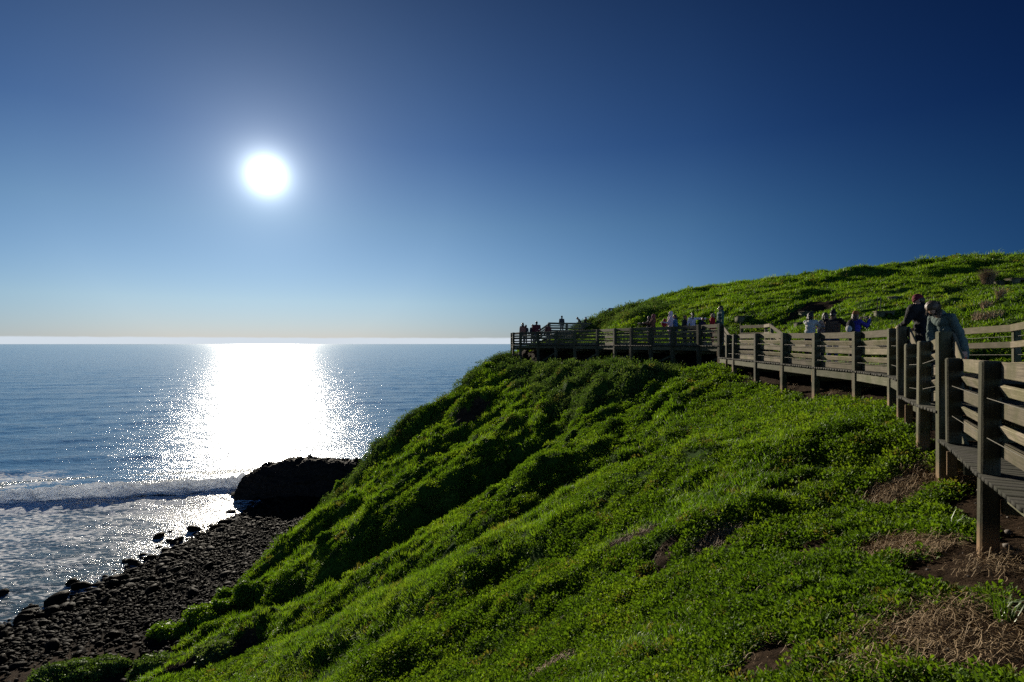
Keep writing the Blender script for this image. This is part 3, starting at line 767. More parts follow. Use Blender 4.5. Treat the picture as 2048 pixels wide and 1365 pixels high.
# make C and F carry the lower deck up to their foot
def with_z(k, z): 
    p = PO[k]; PO[k+'_'] = (p[0], p[1], p[2], z, p[4]); return k+'_'
PO['F2'] = (PO['F'][0], PO['F'][1], PO['F'][2], -1.0, PO['F'][4]); PO['C1'] = (*PO['C'][:3], -1.41, PO['C'][4]); PO['N3'] = (*PO['N'][:3], -.595, PO['N'][4])
deck(['d','c','b','a','A','B','C1'], 2.2, 'lowest boardwalk section with grey planks nearest the viewer at right edge', GD)
deck(['C','D','E','F2'], 2.2, 'short boardwalk section one step up, under the stooping person in green', GD)
deck(['F','G','H','I','J','K','L','M','N3'], 2.2, 'long straight boardwalk section in front of the group with the brown vest', GD)
deck(list('NOPQRSTUVWXYZ'), 3.0, 'raised curving lookout deck on tall posts at the end of the walkway', GD, brace=True)
railing(['d','c','b','a','A','B'], 'nearest slatted railing with thick dark posts at right edge of photo', GR, short=('B',))
railing(['B','C'], 'sloping railing beside the lower steps nearest the viewer', 'railings beside steps', short=('B','C'), wires=False) if False else None
root = railing(['C','D','E'], 'short slatted railing between two tall stair posts, in front of the stooping person', GR, short=('E',))
railing(['F','G','H','I','J','K','L','M'], 'long straight slatted railing with pale sunlit middle boards', GR, short=('M',))
railing(list('NOPQRSTUVWXYZ'), 'curving slatted railing round the raised lookout deck', GR)
def stair_rail(lo, hi, label, n):
    a, b = PO[lo], PO[hi]
    root = empty('stair_rail', (a[0], a[1], a[3]), label, 'railing', 'sloping rails beside steps')
    t = (Vector(b[:2])-Vector(a[:2])).normalized(); nn = Vector((t.y, -t.x))
    off = .165/2+.022
    for j, (dz, hz, roll) in enumerate(BOARDS[:n]):
        A = Vector((a[0]+nn.x*off, a[1]+nn.y*off, a[4]+dz-.012)); B = Vector((b[0]+nn.x*off, b[1]+nn.y*off, b[4]+dz-.012))
        bar('rail', A, B, .038, hz, M['board'], root)
stair_rail('B', 'C', 'sloping board rail beside lowest steps, right of the tall post', 3)
stair_rail('E', 'F', 'sloping board rail in front of the person in black coat', 3)
stair_rail('M', 'N', 'sloping board rail climbing to the lookout deck, below the man in green', 4)
steps('B', 'C', 2, 'two timber steps at the near end of the walkway', 2.1, 'flights of timber steps')
steps('E', 'F', 2, 'timber steps beside the stooping person', 2.1, 'flights of timber steps')
steps('M', 'N', 3, 'timber steps climbing to the raised lookout deck', 2.1, 'flights of timber steps')
# hill-side fence
def inn(k, w, z=None, top=None):
    ks = list('dcbaABCDEFGHIJKLMNOPQRSTUVWXYZ'); i = ks.index(k)
    a = PO[ks[max(i-1,0)]]; b = PO[ks[min(i+1,len(ks)-1)]]
    t = (Vector(b[:2])-Vector(a[:2])).normalized(); p = PO[k]
    return (p[0]+t.y*w, p[1]-t.x*w, p[3] if z is None else z, (p[3]+1.03) if top is None else top)
inner_fence([inn('c',2.35), inn('a',2.35), inn('A',2.35), inn('B',2.3), (9.1,9.3,-1.3,.15)], 'lowest two-board fence on the hill side at right', 'hill-side fences')
inner_fence([(9.75,10.35,-1.0,.47), (10.6,11.95,-.69,.41), (11.12,14.6,-.69,.35), (11.3,16.9,-.68,.36), (11.33,19,-.65,.37), (11.4,21.2,-.63,.39), (11.5,23.6,-.61,.40)],
            'two-board fence with wires on the hill side, behind the stooping person', 'hill-side fences')
inner_fence([(11.5,23.75,-.61,.40), (11.65,25.5,-.08,.91), (12.15,27.2,-.08,.92), (11.7,29.0,-.08,.92)], 'dark two-board fence at the top of steps right of the man in green', 'hill-side fences')
# landing behind the lookout and the flight that goes on up the hill
PO.update(ua=(1.9,49.3,-.4,-.08,.93), ub=(3.3,50.3,-.3,.86,1.89), uc=(4.9,51.0,.1,.86,1.89), ud=(6.4,51.7,1.0,.86,1.92), ue=(8.2,52.6,1.8,.86,1.94),
          va=(9.15,58.2,2.5,2.2,3.1), vb=(10.05,58.6,2.8,2.72,3.68), vc=(11.4,59.2,3.0,2.72,3.7))
deck(['ub','uc','ud','ue'], 2.4, 'small landing deck behind the lookout, seen against the sky', GD)
railing(['ub','uc','ud','ue'], 'railing of the small landing behind the lookout, seen against bright sky', GR, wires=False)
stair_rail('ua', 'ub', 'sloping board rail climbing from the lookout to the small landing', 4)
steps('ua', 'ub', 5, 'timber steps between the lookout and the small landing', 1.8, 'flights of timber steps')
r_ = railing(['va','vb','vc'], 'small far rail showing over the left shoulder of the hill', GR, wires=False)
# ------------------------------------------------------------------ stones, headland, mounds, straw, boxes
def stone_mesh(name, seed, mat, sub=2, flat=.55):
    r = np.random.default_rng(seed)
    bm = bmesh.new(); bmesh.ops.create_icosphere(bm, subdivisions=sub, radius=1.0)
    v = np.array([q.co[:] for q in bm.verts]); f = np.array([[q.index for q in fc.verts] for fc in bm.faces]); bm.free()
    v *= (1+.28*fbm(v[:,0]*1.1+v[:,2]*.7+seed, v[:,1]*1.1-v[:,2]*.6, 2, seed))[:,None]
    for _ in range(9):
        n = r.normal(size=3); n /= np.linalg.norm(n); d = r.uniform(.55, .85)
        s = v@n - d; k = s > 0; v[k] -= (s[k]*.9)[:,None]*n
    v *= 1+.05*fbm(v[:,0]*5+v[:,2]*3, v[:,1]*5-v[:,2]*2, 2, seed+1)[:,None]
    v *= np.array([1.15, .8, flat])*r.uniform(.85, 1.15, 3)
    me = mesh_np(name, v, f, mat, True)
    for p in me.polygons: pass
    return me
STV = [stone_mesh('beach_stone', 700+i, M['rock'], 2, .45+.08*(i%3)) for i in range(8)]
nst = 30000
bx = rng.uniform(-30, -14.6, nst); by = rng.uniform(10, 60, nst)
bz = height(bx, by); bs0 = base_h(bx, by)
sz = np.minimum(.074*np.exp(rng.normal(0, .5, nst)), .34)*(1+.35*smooth(-19, -24, bx))
pr = smooth(-13.6, -14.0, bs0+.25*rng.normal(size=nst))*smooth(-15.42, -15.1, bs0+.14*fbm(bx*.5, by*.5, 3, 505))
kp = rng.random(nst) < pr
bx, by, bz, sz = bx[kp], by[kp], bz[kp], sz[kp]
big = np.argsort(-sz)[:190]; mask = np.zeros(len(sz), bool); mask[big] = True
rt = np.stack([rng.normal(0,.3,len(sz)), rng.normal(0,.3,len(sz)), rng.random(len(sz))*6.28], -1)
m_ = ~mask
scatter('beach_stones', np.stack([bx, by, bz+.1*sz], -1)[m_], rt[m_], sz[m_], rng.integers(0, 8, m_.sum()), [proto('beach_stone', s) for s in STV], 'dark beach stones lying between the sea and the green slope')
for k in np.where(mask)[0]:
    o = obj_me('boulder', STV[int(rng.integers(0,8))]); s = float(sz[k])*1.15
    o.location = (bx[k], by[k], bz[k]+.12*s); o.scale = (s, s, s); o.rotation_euler = tuple(rt[k])
    tag(o, 'dark boulder lying among the smaller stones of the beach', 'boulder', 'boulders of the stony beach')
# boulders standing clear in the shallows
def sea_pt(u, v): Y = 15.0*FPX/(v-CV); return (u-CU)/FPX*Y, Y
for u, v, s, lab in ((388,1062,.44,'lone rounded boulder in the bright shallows, highest of those standing in water'),
                     (318,1076,.40,'wide flat boulder standing in the shallows left of the lone round one'),
                     (352,1084,.42,'low dark boulder half sunk at the edge of the stony beach'),
                     (340,1064,.17,'tiny dark boulder awash between two larger ones in the shallows'),
                     (330,1102,.38,'dark boulder in the shallows below the wide flat boulder'),
                     (268,1128,.42,'flat dark boulder at the water edge, left of a group of larger ones'),
                     (300,1118,.33,'dark boulder beside foam on the beach edge, middle of a short row'),
                     (470,1046,.46,'dark boulder in dazzling water below the rocky headland'),
                     (430,1070,.3,'small dark boulder awash in dazzling water, below the headland'),
                     (5,1190,.42,'black boulder at the left edge of the photo standing in the shallows'),
                     (145,1168,.42,'black boulder in the shallows, upper one of a pair near the beach'),
                     (162,1176,.46,'rounded black boulder in the shallows, lower one of a pair'),
                     (115,1205,.8,'biggest black boulder at the waterline in the lower left'),
                     (130,1222,.6,'black boulder leaning on the biggest one at the waterline'),
                     (52,1243,.5,'black boulder at the waterline nearest the lower left corner'),
                     (190,1190,.5,'long low black boulder at the waterline right of the biggest one'),
                     (240,1165,.55,'tall black boulder at the waterline under the foam streaks'),
                     (60,1218,.34,'wet flat boulder just breaking the water in the lower left')):
    x, y = sea_pt(u, v); o = obj_me('boulder', STV[(u+v)%8]); s = s*1.05
    o.location = (x, y, SEA_Z+.12*s); o.scale = (s, s, s*1.25); o.rotation_euler = (random.gauss(0,.2), random.gauss(0,.2), random.random()*6)
    tag(o, lab, 'boulder', 'boulders standing in the shallows')

# rocky headland
tX = .5+np.array([-27.15,-26.9,-26.2,-25.2,-24.2,-23.4,-22.7,-21,-18,-16,-14.5,-12,-9.5]); tZ = np.array([-13.1,-12.6,-12.2,-11.95,-11.8,-11.6,-11.3,-11.2,-11.25,-11.35,-11.25,-11,-10])
na_, nb_ = 330, 130
ss = np.linspace(0, 1, na_); aa = np.linspace(0, math.pi, nb_)
xs = -27.2+ss*17.7
zt = np.interp(xs, tX, tZ)-.32+.25*fbm(xs*1.6, xs*0, 4, 601)
cyy = 57.0 - .08*(xs+27)
wid = 1.9*np.clip((xs+27.25)/.35, 0.15, 1)**.5+.05*(xs+27)
A_, X_ = np.meshgrid(aa, xs)
ca, sa = np.cos(A_), np.sin(A_)
px_ = X_+.25; py_ = cyy[:,None]-wid[:,None]*np.sign(ca)*np.abs(ca)**.55
pz_ = -16.2+(zt[:,None]+16.2)*np.abs(sa)**.5
n3 = lambda a, b, o, s: fbm(a, b, o, s)
dn = .55*n3(px_*.55+pz_*.3, pz_*.9+py_*.35, 5, 610)+.22*np.abs(n3(px_*1.8+py_, pz_*2.4-py_*.8, 4, 620))+.14*n3(px_*.5, pz_*3.2, 3, 630)
py_ = py_ - dn*np.sign(ca)*np.abs(ca)**.4*1.3
pz_ = pz_ + (.75*dn)*sa**2 + .30*n3(px_*1.7, py_*1.7, 5, 640)*sa
px_ = px_ + .3*n3(py_*.9+pz_, pz_*1.1-py_, 4, 650)*(1-np.clip((X_+26.3)/4,0,1)*.6)
ii = np.arange(na_*nb_).reshape(na_, nb_)
F = np.stack([ii[:-1,:-1], ii[1:,:-1], ii[1:,1:], ii[:-1,1:]], -1).reshape(-1, 4)
V = np.stack([px_, py_, pz_], -1).reshape(-1, 3)
capc = V.reshape(na_, nb_, 3)[0].mean(0); V = np.r_[V, capc[None]]
cap = np.stack([ii[0,1:], ii[0,:-1], np.full(nb_-1, len(V)-1)], -1)
o = obj_me('rock_outcrop', mesh_np('rock_outcrop', V, [F, cap], M['crag'], True))
tag(o, 'black craggy rock outcrop at the water edge, below the end of the green slope', 'rock')
o = obj_me('boulder', stone_mesh('boulder', 777, M['crag'], 3, .5)); x, y = sea_pt(476, 992); o.location = (x, y, SEA_Z+.1); o.scale = (.9,.9,.7)
tag(o, 'low black rock awash at the foot of the craggy outcrop, where the breaker ends', 'boulder')

# leafy mounds at the foot of the slope
def mound(u, v, rx, hz, lab, mat='leaf'):
    p = hit(u, v, 12, 60); r = np.random.default_rng(u)
    bm = bmesh.new(); bmesh.ops.create_icosphere(bm, subdivisions=4, radius=1.0)
    vv = np.array([q.co[:] for q in bm.verts]); ff = np.array([[q.index for q in fc.verts] for fc in bm.faces]); bm.free()
    vv *= (1+.55*fbm(vv[:,0]*1.9+u, vv[:,1]*1.9+vv[:,2], 4, u))[:,None]
    vv *= np.array([rx, rx*.85, hz]); core = vv.copy()
    n = 3600; k = r.integers(0, len(ff), n); w_ = r.dirichlet((1,1,1), n)
    c = (core[ff[k]]*w_[:,:,None]).sum(1)*r.uniform(.94, 1.16, n)[:,None]
    d = c/np.linalg.norm(c, axis=1)[:,None] + r.normal(0,.5,(n,3)); d /= np.linalg.norm(d, axis=1)[:,None]
    s = np.cross(d, r.normal(size=(n,3))); s /= np.linalg.norm(s, axis=1)[:,None]
    L = r.uniform(.06,.11,n)[:,None]
    lv = np.stack([c, c+d*L*.5+s*L*.35, c+d*L, c+d*L*.5-s*L*.35], 1).reshape(-1,3)
    lf = np.arange(n*4).reshape(n,4)+len(core)
    o = obj_me('shrub', mesh_np('shrub', np.r_[core, lv], [ff, lf], M[mat], True))
    o.location = (p[0], p[1], p[2]-.05); tag(o, lab, 'shrub', 'rounded shrubs along the foot of the slope')
mound(400,1243,.85,.62,'largest rounded green shrub at the foot of the slope, above the stony beach')
mound(443,1226,.62,.5,'rounded green shrub touching the upper right of the largest one')
mound(462,1200,.75,.55,'rounded green shrub further up the beach edge, above the largest one')
mound(375,1262,.55,.42,'low green shrub just left below the largest rounded shrub')
mound(335,1272,.8,.5,'long low green shrub at the lowest left end of the row by the stones')
mound(500,1185,.7,.5,'rounded green shrub at the upper right end of the row by the stones')
mound(655,1085,.38,.45,'upright green shrub clinging to the bare edge of the slope')
mound(686,978,.5,.7,'upright green shrub on the skyline of the slope beside the rock outcrop')

mound(120,1352,.9,.35,'low dark shrub at the bottom left, nearest the lower left corner', 'shrub')
mound(215,1338,.8,.38,'low dark shrub on bare soil at bottom left, second from the corner', 'shrub')
mound(300,1342,.7,.45,'dark bushy shrub on bare soil at the bottom edge of the photo', 'shrub')
mound(432,1312,.75,.42,'dark green shrub alone on the brown soil at the bottom left', 'shrub')
# dry stems lying on the bare soil
def ribbon_stems(name, patches, label):
    VV = []; n_all = 0
    for (u, v, rx, ry, n, L0, L1) in patches:
        n = int(n*1.7)
        p = hit(u, v)
        a = rng.random(n)*6.283; rr = np.sqrt(rng.random(n))*rng.uniform(.5,1.25,n)
        x = p[0]+rr*np.cos(a)*rx; y = p[1]+rr*np.sin(a)*ry
        L = rng.uniform(L0, L1, n); az = rng.random(n)*6.283; cv = rng.normal(0, 2.2, n)
        lift = np.abs(rng.normal(0, .03, n))
        pts = []; cx0, cy0 = x.copy(), y.copy()
        for k in range(5):
            tt = k/4; zz = height(cx0, cy0)+.012+lift*math.sin(math.pi*min(tt+.15,1))*1.4+.012
            pts.append(np.stack([cx0, cy0, zz], -1))
            cx0 = cx0+np.cos(az+cv*tt)*L/4; cy0 = cy0+np.sin(az+cv*tt)*L/4
        pts = np.stack(pts, 1)              # n,5,3
        d = np.gradient(pts, axis=1); s = np.stack([-d[...,1], d[...,0], np.abs(d[...,0])*.6+1e-4], -1); s /= np.linalg.norm(s, axis=-1, keepdims=True)
        wdt = rng.uniform(.0012, .0028, n)[:,None,None]
        VV.append(np.stack([pts-s*wdt, pts+s*wdt], 2).reshape(n, 10, 3)); n_all += n
    V = np.concatenate(VV).reshape(-1, 3)
    q = np.array([[0,1,3,2],[2,3,5,4],[4,5,7,6],[6,7,9,8]])
    F = (np.arange(n_all)[:,None,None]*10+q[None]).reshape(-1, 4)
    tag(obj_me(name, mesh_np(name, V, F, M['straw'])), label, kind='stuff')
ribbon_stems('dry_stems', [(1790,985,.5,.35,650,.08,.3),(1850,945,.45,.4,220,.08,.25),(1930,950,.6,.4,260,.08,.25),(1800,1100,.38,.38,700,.1,.3),(1860,1090,.4,.3,200,.1,.25),
    (1870,1230,.5,.28,340,.1,.3),(1780,1280,.45,.3,220,.1,.3),(1990,1290,.7,.4,320,.08,.25),(1760,1330,.5,.3,160,.1,.3),(1110,1335,.4,.3,220,.06,.2),(2010,1130,.5,.35,260,.06,.2),
    (1740,775,.5,.4,260,.1,.35),(1660,790,.4,.3,140,.1,.35),(1500,768,.4,.4,120,.1,.35),(1570,780,.4,.3,120,.1,.3),(1440,1085,.5,.3,160,.06,.2),(1260,1075,.5,.3,130,.06,.2),(1020,712,.7,.7,300,.1,.3),
    (1420,745,.5,.5,160,.1,.3),(1500,1180,1.8,.9,120,.06,.22),(1300,1150,1.8,.9,100,.06,.22),(1700,1250,1.2,.6,120,.06,.25)], 'dry pale stems lying tangled on the bare soil beside the boardwalk')
# pebbles by the near posts
n = 420; px0 = rng.uniform(3.4, 7.4, n); py0 = rng.uniform(4.2, 9.5, n); dk = pdist(px0, py0, WALK_XY); kk = (dk < .75)
px0, py0 = px0[kk], py0[kk]
scatter('pebbles', np.stack([px0, py0, height(px0, py0)], -1), np.stack([px0*0, px0*0, rng.random(len(px0))*6.28], -1), .012*np.exp(rng.normal(0,.6,len(px0))), rng.integers(0,3,len(px0)),
        [proto('pebble', stone_mesh('pebble', 900+i, plain('pebble', (.15,.13,.11), .8), 1, .6)) for i in range(3)], 'small grey pebbles on soil round the feet of the near posts')

# tussocks and strappy tufts
def tuft(name, u, v, n, rad, hl, wd, mat, seed, lab, cat, lean=.7, grp=None):
    p = hit(u, v)
    o = grass_clump(name, n, rad, hl, wd, mat, seed, lean); link(o); o.location = (p[0], p[1], p[2]); tag(o, lab, cat, grp)
tuft('tussock', 1976, 572, 1500, .22, (.7,1.15), .012, M['tuft'], 81, 'big brown dry tussock standing high on the hill at right', 'tussock', .75)
tuft('tussock', 2002, 604, 160, .12, (.4,.7), .012, M['straw'], 82, 'small pale dry tuft on the hill below the big brown tussock', 'tussock', .6)
tuft('tussock', 1973, 622, 140, .12, (.25,.45), .012, M['straw'], 83, 'tiny pale dry tuft halfway between the tussock and the hill-side fence', 'tussock', .8)
tuft('tussock', 1975, 641, 320, .35, (.2,.4), .012, M['straw'], 84, 'wide low dry tuft just above the rail of the hill-side fence', 'tussock', 1.)
tuft('grass_tuft', 1905, 1066, 40, .06, (.16,.3), .012, M['leaf'], 85, 'strappy green tuft growing left of the nearest post foot', 'grass tuft', 1.)
tuft('grass_tuft', 2010, 1245, 50, .07, (.15,.3), .010, M['leaf'], 86, 'strappy green tuft on bare soil in the lower right corner', 'grass tuft', 1.)
tuft('shrub', 2024, 509, 300, .25, (.3,.6), .03, M['shrub'], 87, 'tiny dark bush on the skyline of the hill at right', 'shrub', .5)

# penguin boxes on the hill
M['box'] = M['beam']
M['dark'] = plain('dark_inside', (.01,.009,.008), .9)
def nest_box(u, v, s, az, lab):
    p = hit(u, v); z = float(p[2])
    root = empty('nest_box', (p[0], p[1], z-.08-.16*s), lab, 'nest box', 'wooden nest boxes on the hill')
    mb = MB(); W, D, H, t = .62*s, .46*s, .36*s, .025
    def b(x0,x1,y0,y1,z0,z1): mb.box8([(x0,y0,z0),(x1,y0,z0),(x1,y1,z0),(x0,y1,z0),(x0,y0,z1),(x1,y0,z1),(x1,y1,z1),(x0,y1,z1)])
    b(-W/2,-W/2+t,-D/2,D/2,0,H); b(W/2-t,W/2,-D/2,D/2,0,H); b(-W/2+t,W/2-t,D/2-t,D/2,0,H)
    b(-W/2+t,-.02*s,-D/2,-D/2+t,0,H); b(.24*s,W/2-t,-D/2,-D/2+t,0,H); b(-.02*s,.24*s,-D/2,-D/2+t,H*.78,H)
    o = obj_me('box', mb.mesh('box', M['beam']), root); o.rotation_euler = (0,0,az)
    o = obj_me('lid', box_mesh('lid', W*1.12, D*1.2, .03, M['board'], .005, z0=H+.002), root); o.rotation_euler = (0,0,az)
nest_box(1484, 638, 1.0, .5, 'grey wooden nest box on the hill above the lookout steps, leftmost of the boxes')
nest_box(1612, 630, .9, .3, 'wooden nest box on bare soil above the person in pale grey')
nest_box(1602, 650, .8, .4, 'low wooden nest box left of the person in pale grey')
nest_box(1790, 598, .75, .2, 'small wooden nest box high on the hill, left of the maroon hat')
nest_box(1768, 630, .95, -.3, 'wooden nest box beside two thin stakes, right of the purple jacket')
nest_box(2006, 570, 1.2, -.4, 'wooden nest box right beside the big brown tussock')
nest_box(2035, 566, 1.3, -.2, 'wooden nest box at the right edge of the photo, high on the hill')
for u, v in ((1754, 628), (1761, 627)):
    p = hit(u, v); o = obj_me('stake', box_mesh('stake', .025, .025, .75, M['pale_board'], .004, z0=-.1)); o.location = p; o.rotation_euler = (.05, random.gauss(0,.05), .4)
    tag(o, 'thin pale stake stuck in the grass beside a nest box', 'stake', 'thin pale stakes on the hill')
# ------------------------------------------------------------------ people
def _ring_tube(p0, p1, r0, r1, n=14):
    """closed tapered capsule"""
    p0 = np.array(p0, float); p1 = np.array(p1, float)
    d = p1-p0; L = np.linalg.norm(d); d = d/L if L > 1e-9 else np.array((0,0,1.))
    a = np.array((1.,0,0)) if abs(d[0]) < .8 else np.array((0,1.,0))
    u = np.cross(d, a); u /= np.linalg.norm(u); w = np.cross(d, u)
    rings = []
    for t in (80,50,22): rings.append((p0-d*r0*math.sin(R(t)), r0*math.cos(R(t))))
    rings.append((p0, r0)); rings.append(((p0+p1)/2, (r0+r1)/2)); rings.append((p1, r1))
    for t in (22,50,80): rings.append((p1+d*r1*math.sin(R(t)), r1*math.cos(R(t))))
    an = np.arange(n)/n*2*math.pi
    V = np.concatenate([c+np.outer(np.cos(an), u)*r+np.outer(np.sin(an), w)*r for c, r in rings])
    q = []
    for i in range(len(rings)-1):
        for j in range(n):
            q.append((i*n+j, i*n+(j+1)%n, (i+1)*n+(j+1)%n, (i+1)*n+j))
    V = np.r_[V, [rings[0][0], rings[-1][0]]]; a0, a1 = len(V)-2, len(V)-1; m = (len(rings)-1)*n
    t = [(a0, (j+1)%n, j) for j in range(n)] + [(a1, m+j, m+(j+1)%n) for j in range(n)]
    return V, np.array(q), np.array(t)
_bm = bmesh.new(); bmesh.ops.create_icosphere(_bm, subdivisions=3, radius=1.0)
_IV = np.array([q.co[:] for q in _bm.verts]); _IF = np.array([[q.index for q in f.verts] for f in _bm.faces]); _bm.free()
def _ell(c, r, rot=None):
    v = _IV*np.array(r)
    if rot is not None: v = v @ np.array(rot).T
    return v+np.array(c)
class Blob:
    def __init__(s): s.mb = MB()
    def cap(s, p0, p1, r0, r1): v, q, t = _ring_tube(p0, p1, r0, r1); s.mb.add(v, q, t); return s
    def ell(s, c, r, rot=None): s.mb.add(_ell(c, r, rot), None, _IF); return s
PENDING = []      # (object to receive the fused surface, temp object)
def fuse(name, blob, mat, parent, voxel, smooth_it=3):
    """one continuous surface from overlapping volumes"""
    me = blob.mb.mesh(name+'_volumes')
    tmp = bpy.data.objects.new(name+'_volumes', me); COL.objects.link(tmp)
    md = tmp.modifiers.new('r', 'REMESH'); md.mode = 'VOXEL'; md.voxel_size = voxel; md.use_smooth_shade = True
    if smooth_it:
        ms_ = tmp.modifiers.new('s', 'SMOOTH'); ms_.factor = .5; ms_.iterations = smooth_it
    o = bpy.data.objects.new(name, bpy.data.meshes.new(name)); link(o, parent)
    PENDING.append((o, tmp, mat)); return o
def finish_people():
    dg = bpy.context.evaluated_depsgraph_get()
    for o, tmp, mat in PENDING:
        me = bpy.data.meshes.new_from_object(tmp.evaluated_get(dg)); me.materials.clear(); me.materials.append(mat); me.name = o.name
        if o.name.split('.')[0] == 'hair':
            n = len(me.vertices); c = np.empty(n*3); me.vertices.foreach_get('co', c); c = c.reshape(n, 3)
            nn = np.empty(n*3); me.vertices.foreach_get('normal', nn); nn = nn.reshape(n, 3)
            me.vertices.foreach_set('co', (c+nn*(.014*np.abs(fbm(c[:,0]*38+c[:,2]*5, c[:,1]*38-c[:,2]*4, 3, 7)))[:,None]).ravel()); me.update()
        if o.name.split('.')[0] in ('jacket', 'trousers', 'vest', 'headscarf'):       # creases in the cloth
            n = len(me.vertices); c = np.empty(n*3); me.vertices.foreach_get('co', c); c = c.reshape(n, 3)
            nn = np.empty(n*3); me.vertices.foreach_get('normal', nn); nn = nn.reshape(n, 3)
            f = np.abs(fbm(c[:,0]*7+c[:,2]*5+c[:,1]*2, c[:,1]*7-c[:,2]*6, 3, len(o.name)+n % 13))
            if o.name.startswith('vest'): f = .5*np.abs(np.sin(c[:,2]*38))+.3*f
            me.vertices.foreach_set('co', (c+nn*((f-.25)*.028)[:,None]).ravel()); me.update()
        old = o.data; o.data = me; bpy.data.meshes.remove(old)
    for o, tmp, mat in PENDING:
        d = tmp.data; bpy.data.objects.remove(tmp); bpy.data.meshes.remove(d)
CLOTH = {}
def cloth(col, kind='cloth'):
    k = (tuple(col), kind)
    if k not in CLOTH:
        CLOTH[k] = plain('%s_%d' % (kind, len(CLOTH)), col, .85 if kind == 'cloth' else (.5 if kind == 'hair' else .55), .2 if kind == 'cloth' else .4, .35, 45. if kind == 'cloth' else 90., .3)
    return CLOTH[k]
SKIN = (.42, .235, .16); SKIN2 = (.26, .14, .09); BLACK = (.012, .011, .012)
M['eye'] = plain('eye', (.02,.015,.012), .2, .5)
M['lens'] = plain('dark_lens', (.008,.008,.009), .12, .6)
def person(label, x, y, z, face, H=1.7, jacket=(.1,.1,.1), trousers=(.03,.035,.06), hair='short', haircol=(.03,.02,.015), hat=None, skin=SKIN,
           bend=0., hpitch=0., hyaw=0., arms=None, build=1.0, vx=.016, fem=False, shades=False, hijab=None, puffy=0., hood=False, vest=None, legspread=1.0, jlen=.0, backpack=None):
    s = H/1.72
    root = empty('person', (x, y, z), label, 'person', None)
    root.rotation_euler = (0, 0, R(face))        # face: 0 looks along +Y, +90 looks along -X
    hipz = .93
    B_ = Matrix.Translation((0,0,hipz)) @ Matrix.Rotation(R(-bend), 4, 'X') @ Matrix.Translation((0,0,-hipz)) @ Matrix.Translation((0, 0, 0))
    back = math.sin(R(bend))*.12                 # hips go back as the trunk leans forward
    SH = Matrix.Translation((0, -back, 0))
    def T(p): return np.array((SH @ B_ @ Vector(p)))*s
    def G(p): return np.array((SH @ Vector(p)) if p[2] > .6 else Vector(p))*s
    w = build; sw = (.165 if fem else .185)*w
    # head frame
    nk = Vector((0, .015, 1.47))
    HM = SH @ B_ @ Matrix.Translation(nk) @ Matrix.Rotation(R(hyaw), 4, 'Z') @ Matrix.Rotation(R(-hpitch), 4, 'X') @ Matrix.Translation(-nk)
    HR = np.array(HM.to_3x3())
    def Hd(p): return np.array(HM @ Vector(p))*s
    def sc(*r): return tuple(q*s for q in r)
    body = Blob()
    body.ell(T((0,.0,1.02)), sc(.14*w,.105*w,.13)).ell(T((0,0,1.2)), sc(.135*w,.10*w,.16)).ell(T((0,0,1.34)), sc(.155*w,.105*w,.12))
    body.cap(T((-sw*.7,0,1.40)), T((sw*.7,0,1.40)), .05*s, .05*s)
    body.cap(T((0,-.005,1.40)), Hd((0,.02,1.56)), .058*s, .052*s)
    body.ell(Hd((0,-.005,1.632)), sc(.074,.093,.090), HR).ell(Hd((0,.035,1.567)), sc(.052,.060,.056), HR)
    body.ell(Hd((0,.068,1.527)), sc(.024,.022,.018), HR)
    body.cap(Hd((0,.088,1.622)), Hd((0,.112,1.588)), .010*s, .015*s)
    body.cap(Hd((-.035,.076,1.645)), Hd((.035,.076,1.645)), .012*s, .012*s)
    body.cap(Hd((-.019,.090,1.556)), Hd((.019,.090,1.556)), .008*s, .008*s)
    for e in (-1, 1):
        body.ell(Hd((e*.075,-.005,1.607)), sc(.013,.020,.030), HR)
    arms = arms or {}
    hands = {}
    jk = Blob(); pf = puffy
    for e, sd in ((-1,'L'), (1,'R')):
        spec = arms.get(sd, ((.16*e, .05, -1), (.05*e, .25, -1)))
        ud = Vector(spec[0]).normalized(); fd = Vector(spec[1]).normalized()
        curl = spec[2] if len(spec) > 2 else .45
        sh = Vector(tuple(T((e*sw,0,1.405))/s))
        el_ = sh+ud*.29; wr = el_+fd*.25
        body.cap(np.array(sh)*s, np.array(el_)*s, .045*s, .038*s).cap(np.array(el_)*s, np.array(wr)*s, .036*s, .026*s)
        # hand: palm, four unequal bent fingers, thumb from the side
        up = Vector((0,0,1)); side = fd.cross(up)
        if side.length < .2: side = Vector((0,1,0)) if abs(fd.y) < .5 else Vector((1,0,0))
        side.normalize(); nrm = side.cross(fd).normalized()
        inn_ = Vector((-e, 0, 0)); nrm = inn_-fd*inn_.dot(fd)
        nrm = nrm.normalized() if nrm.length > .25 else Vector((0,0,-1)); side = fd.cross(nrm).normalized()
        pc = wr+fd*.055
        Rm = np.array([list(fd), list(side), list(nrm)]).T
        body.ell(np.array(pc)*s, sc(.052,.041,.017), Rm)
        for off, ln in ((-.030,.066),(-.010,.080),(.010,.076),(.029,.060)):
            b0 = wr+fd*.092+side*off; d1 = (fd+nrm*curl*.6).normalized(); d2 = (fd*(1-curl*.7)+nrm*curl*1.6).normalized(); d3 = (fd*(.7-curl)+nrm*curl*2).normalized()
            b1 = b0+d1*ln*.45; b2 = b1+d2*ln*.32; b3 = b2+d3*ln*.25
            body.cap(np.array(b0)*s, np.array(b1)*s, .0095*s, .009*s).cap(np.array(b1)*s, np.array(b2)*s, .009*s, .0085*s).cap(np.array(b2)*s, np.array(b3)*s, .0085*s, .0075*s)
        t0 = wr+fd*.03-side*.032; t1 = t0+(fd*.6-side*.7+nrm*.3).normalized()*.04; t2 = t1+(fd*.8-side*.1+nrm*.5).normalized()*.032
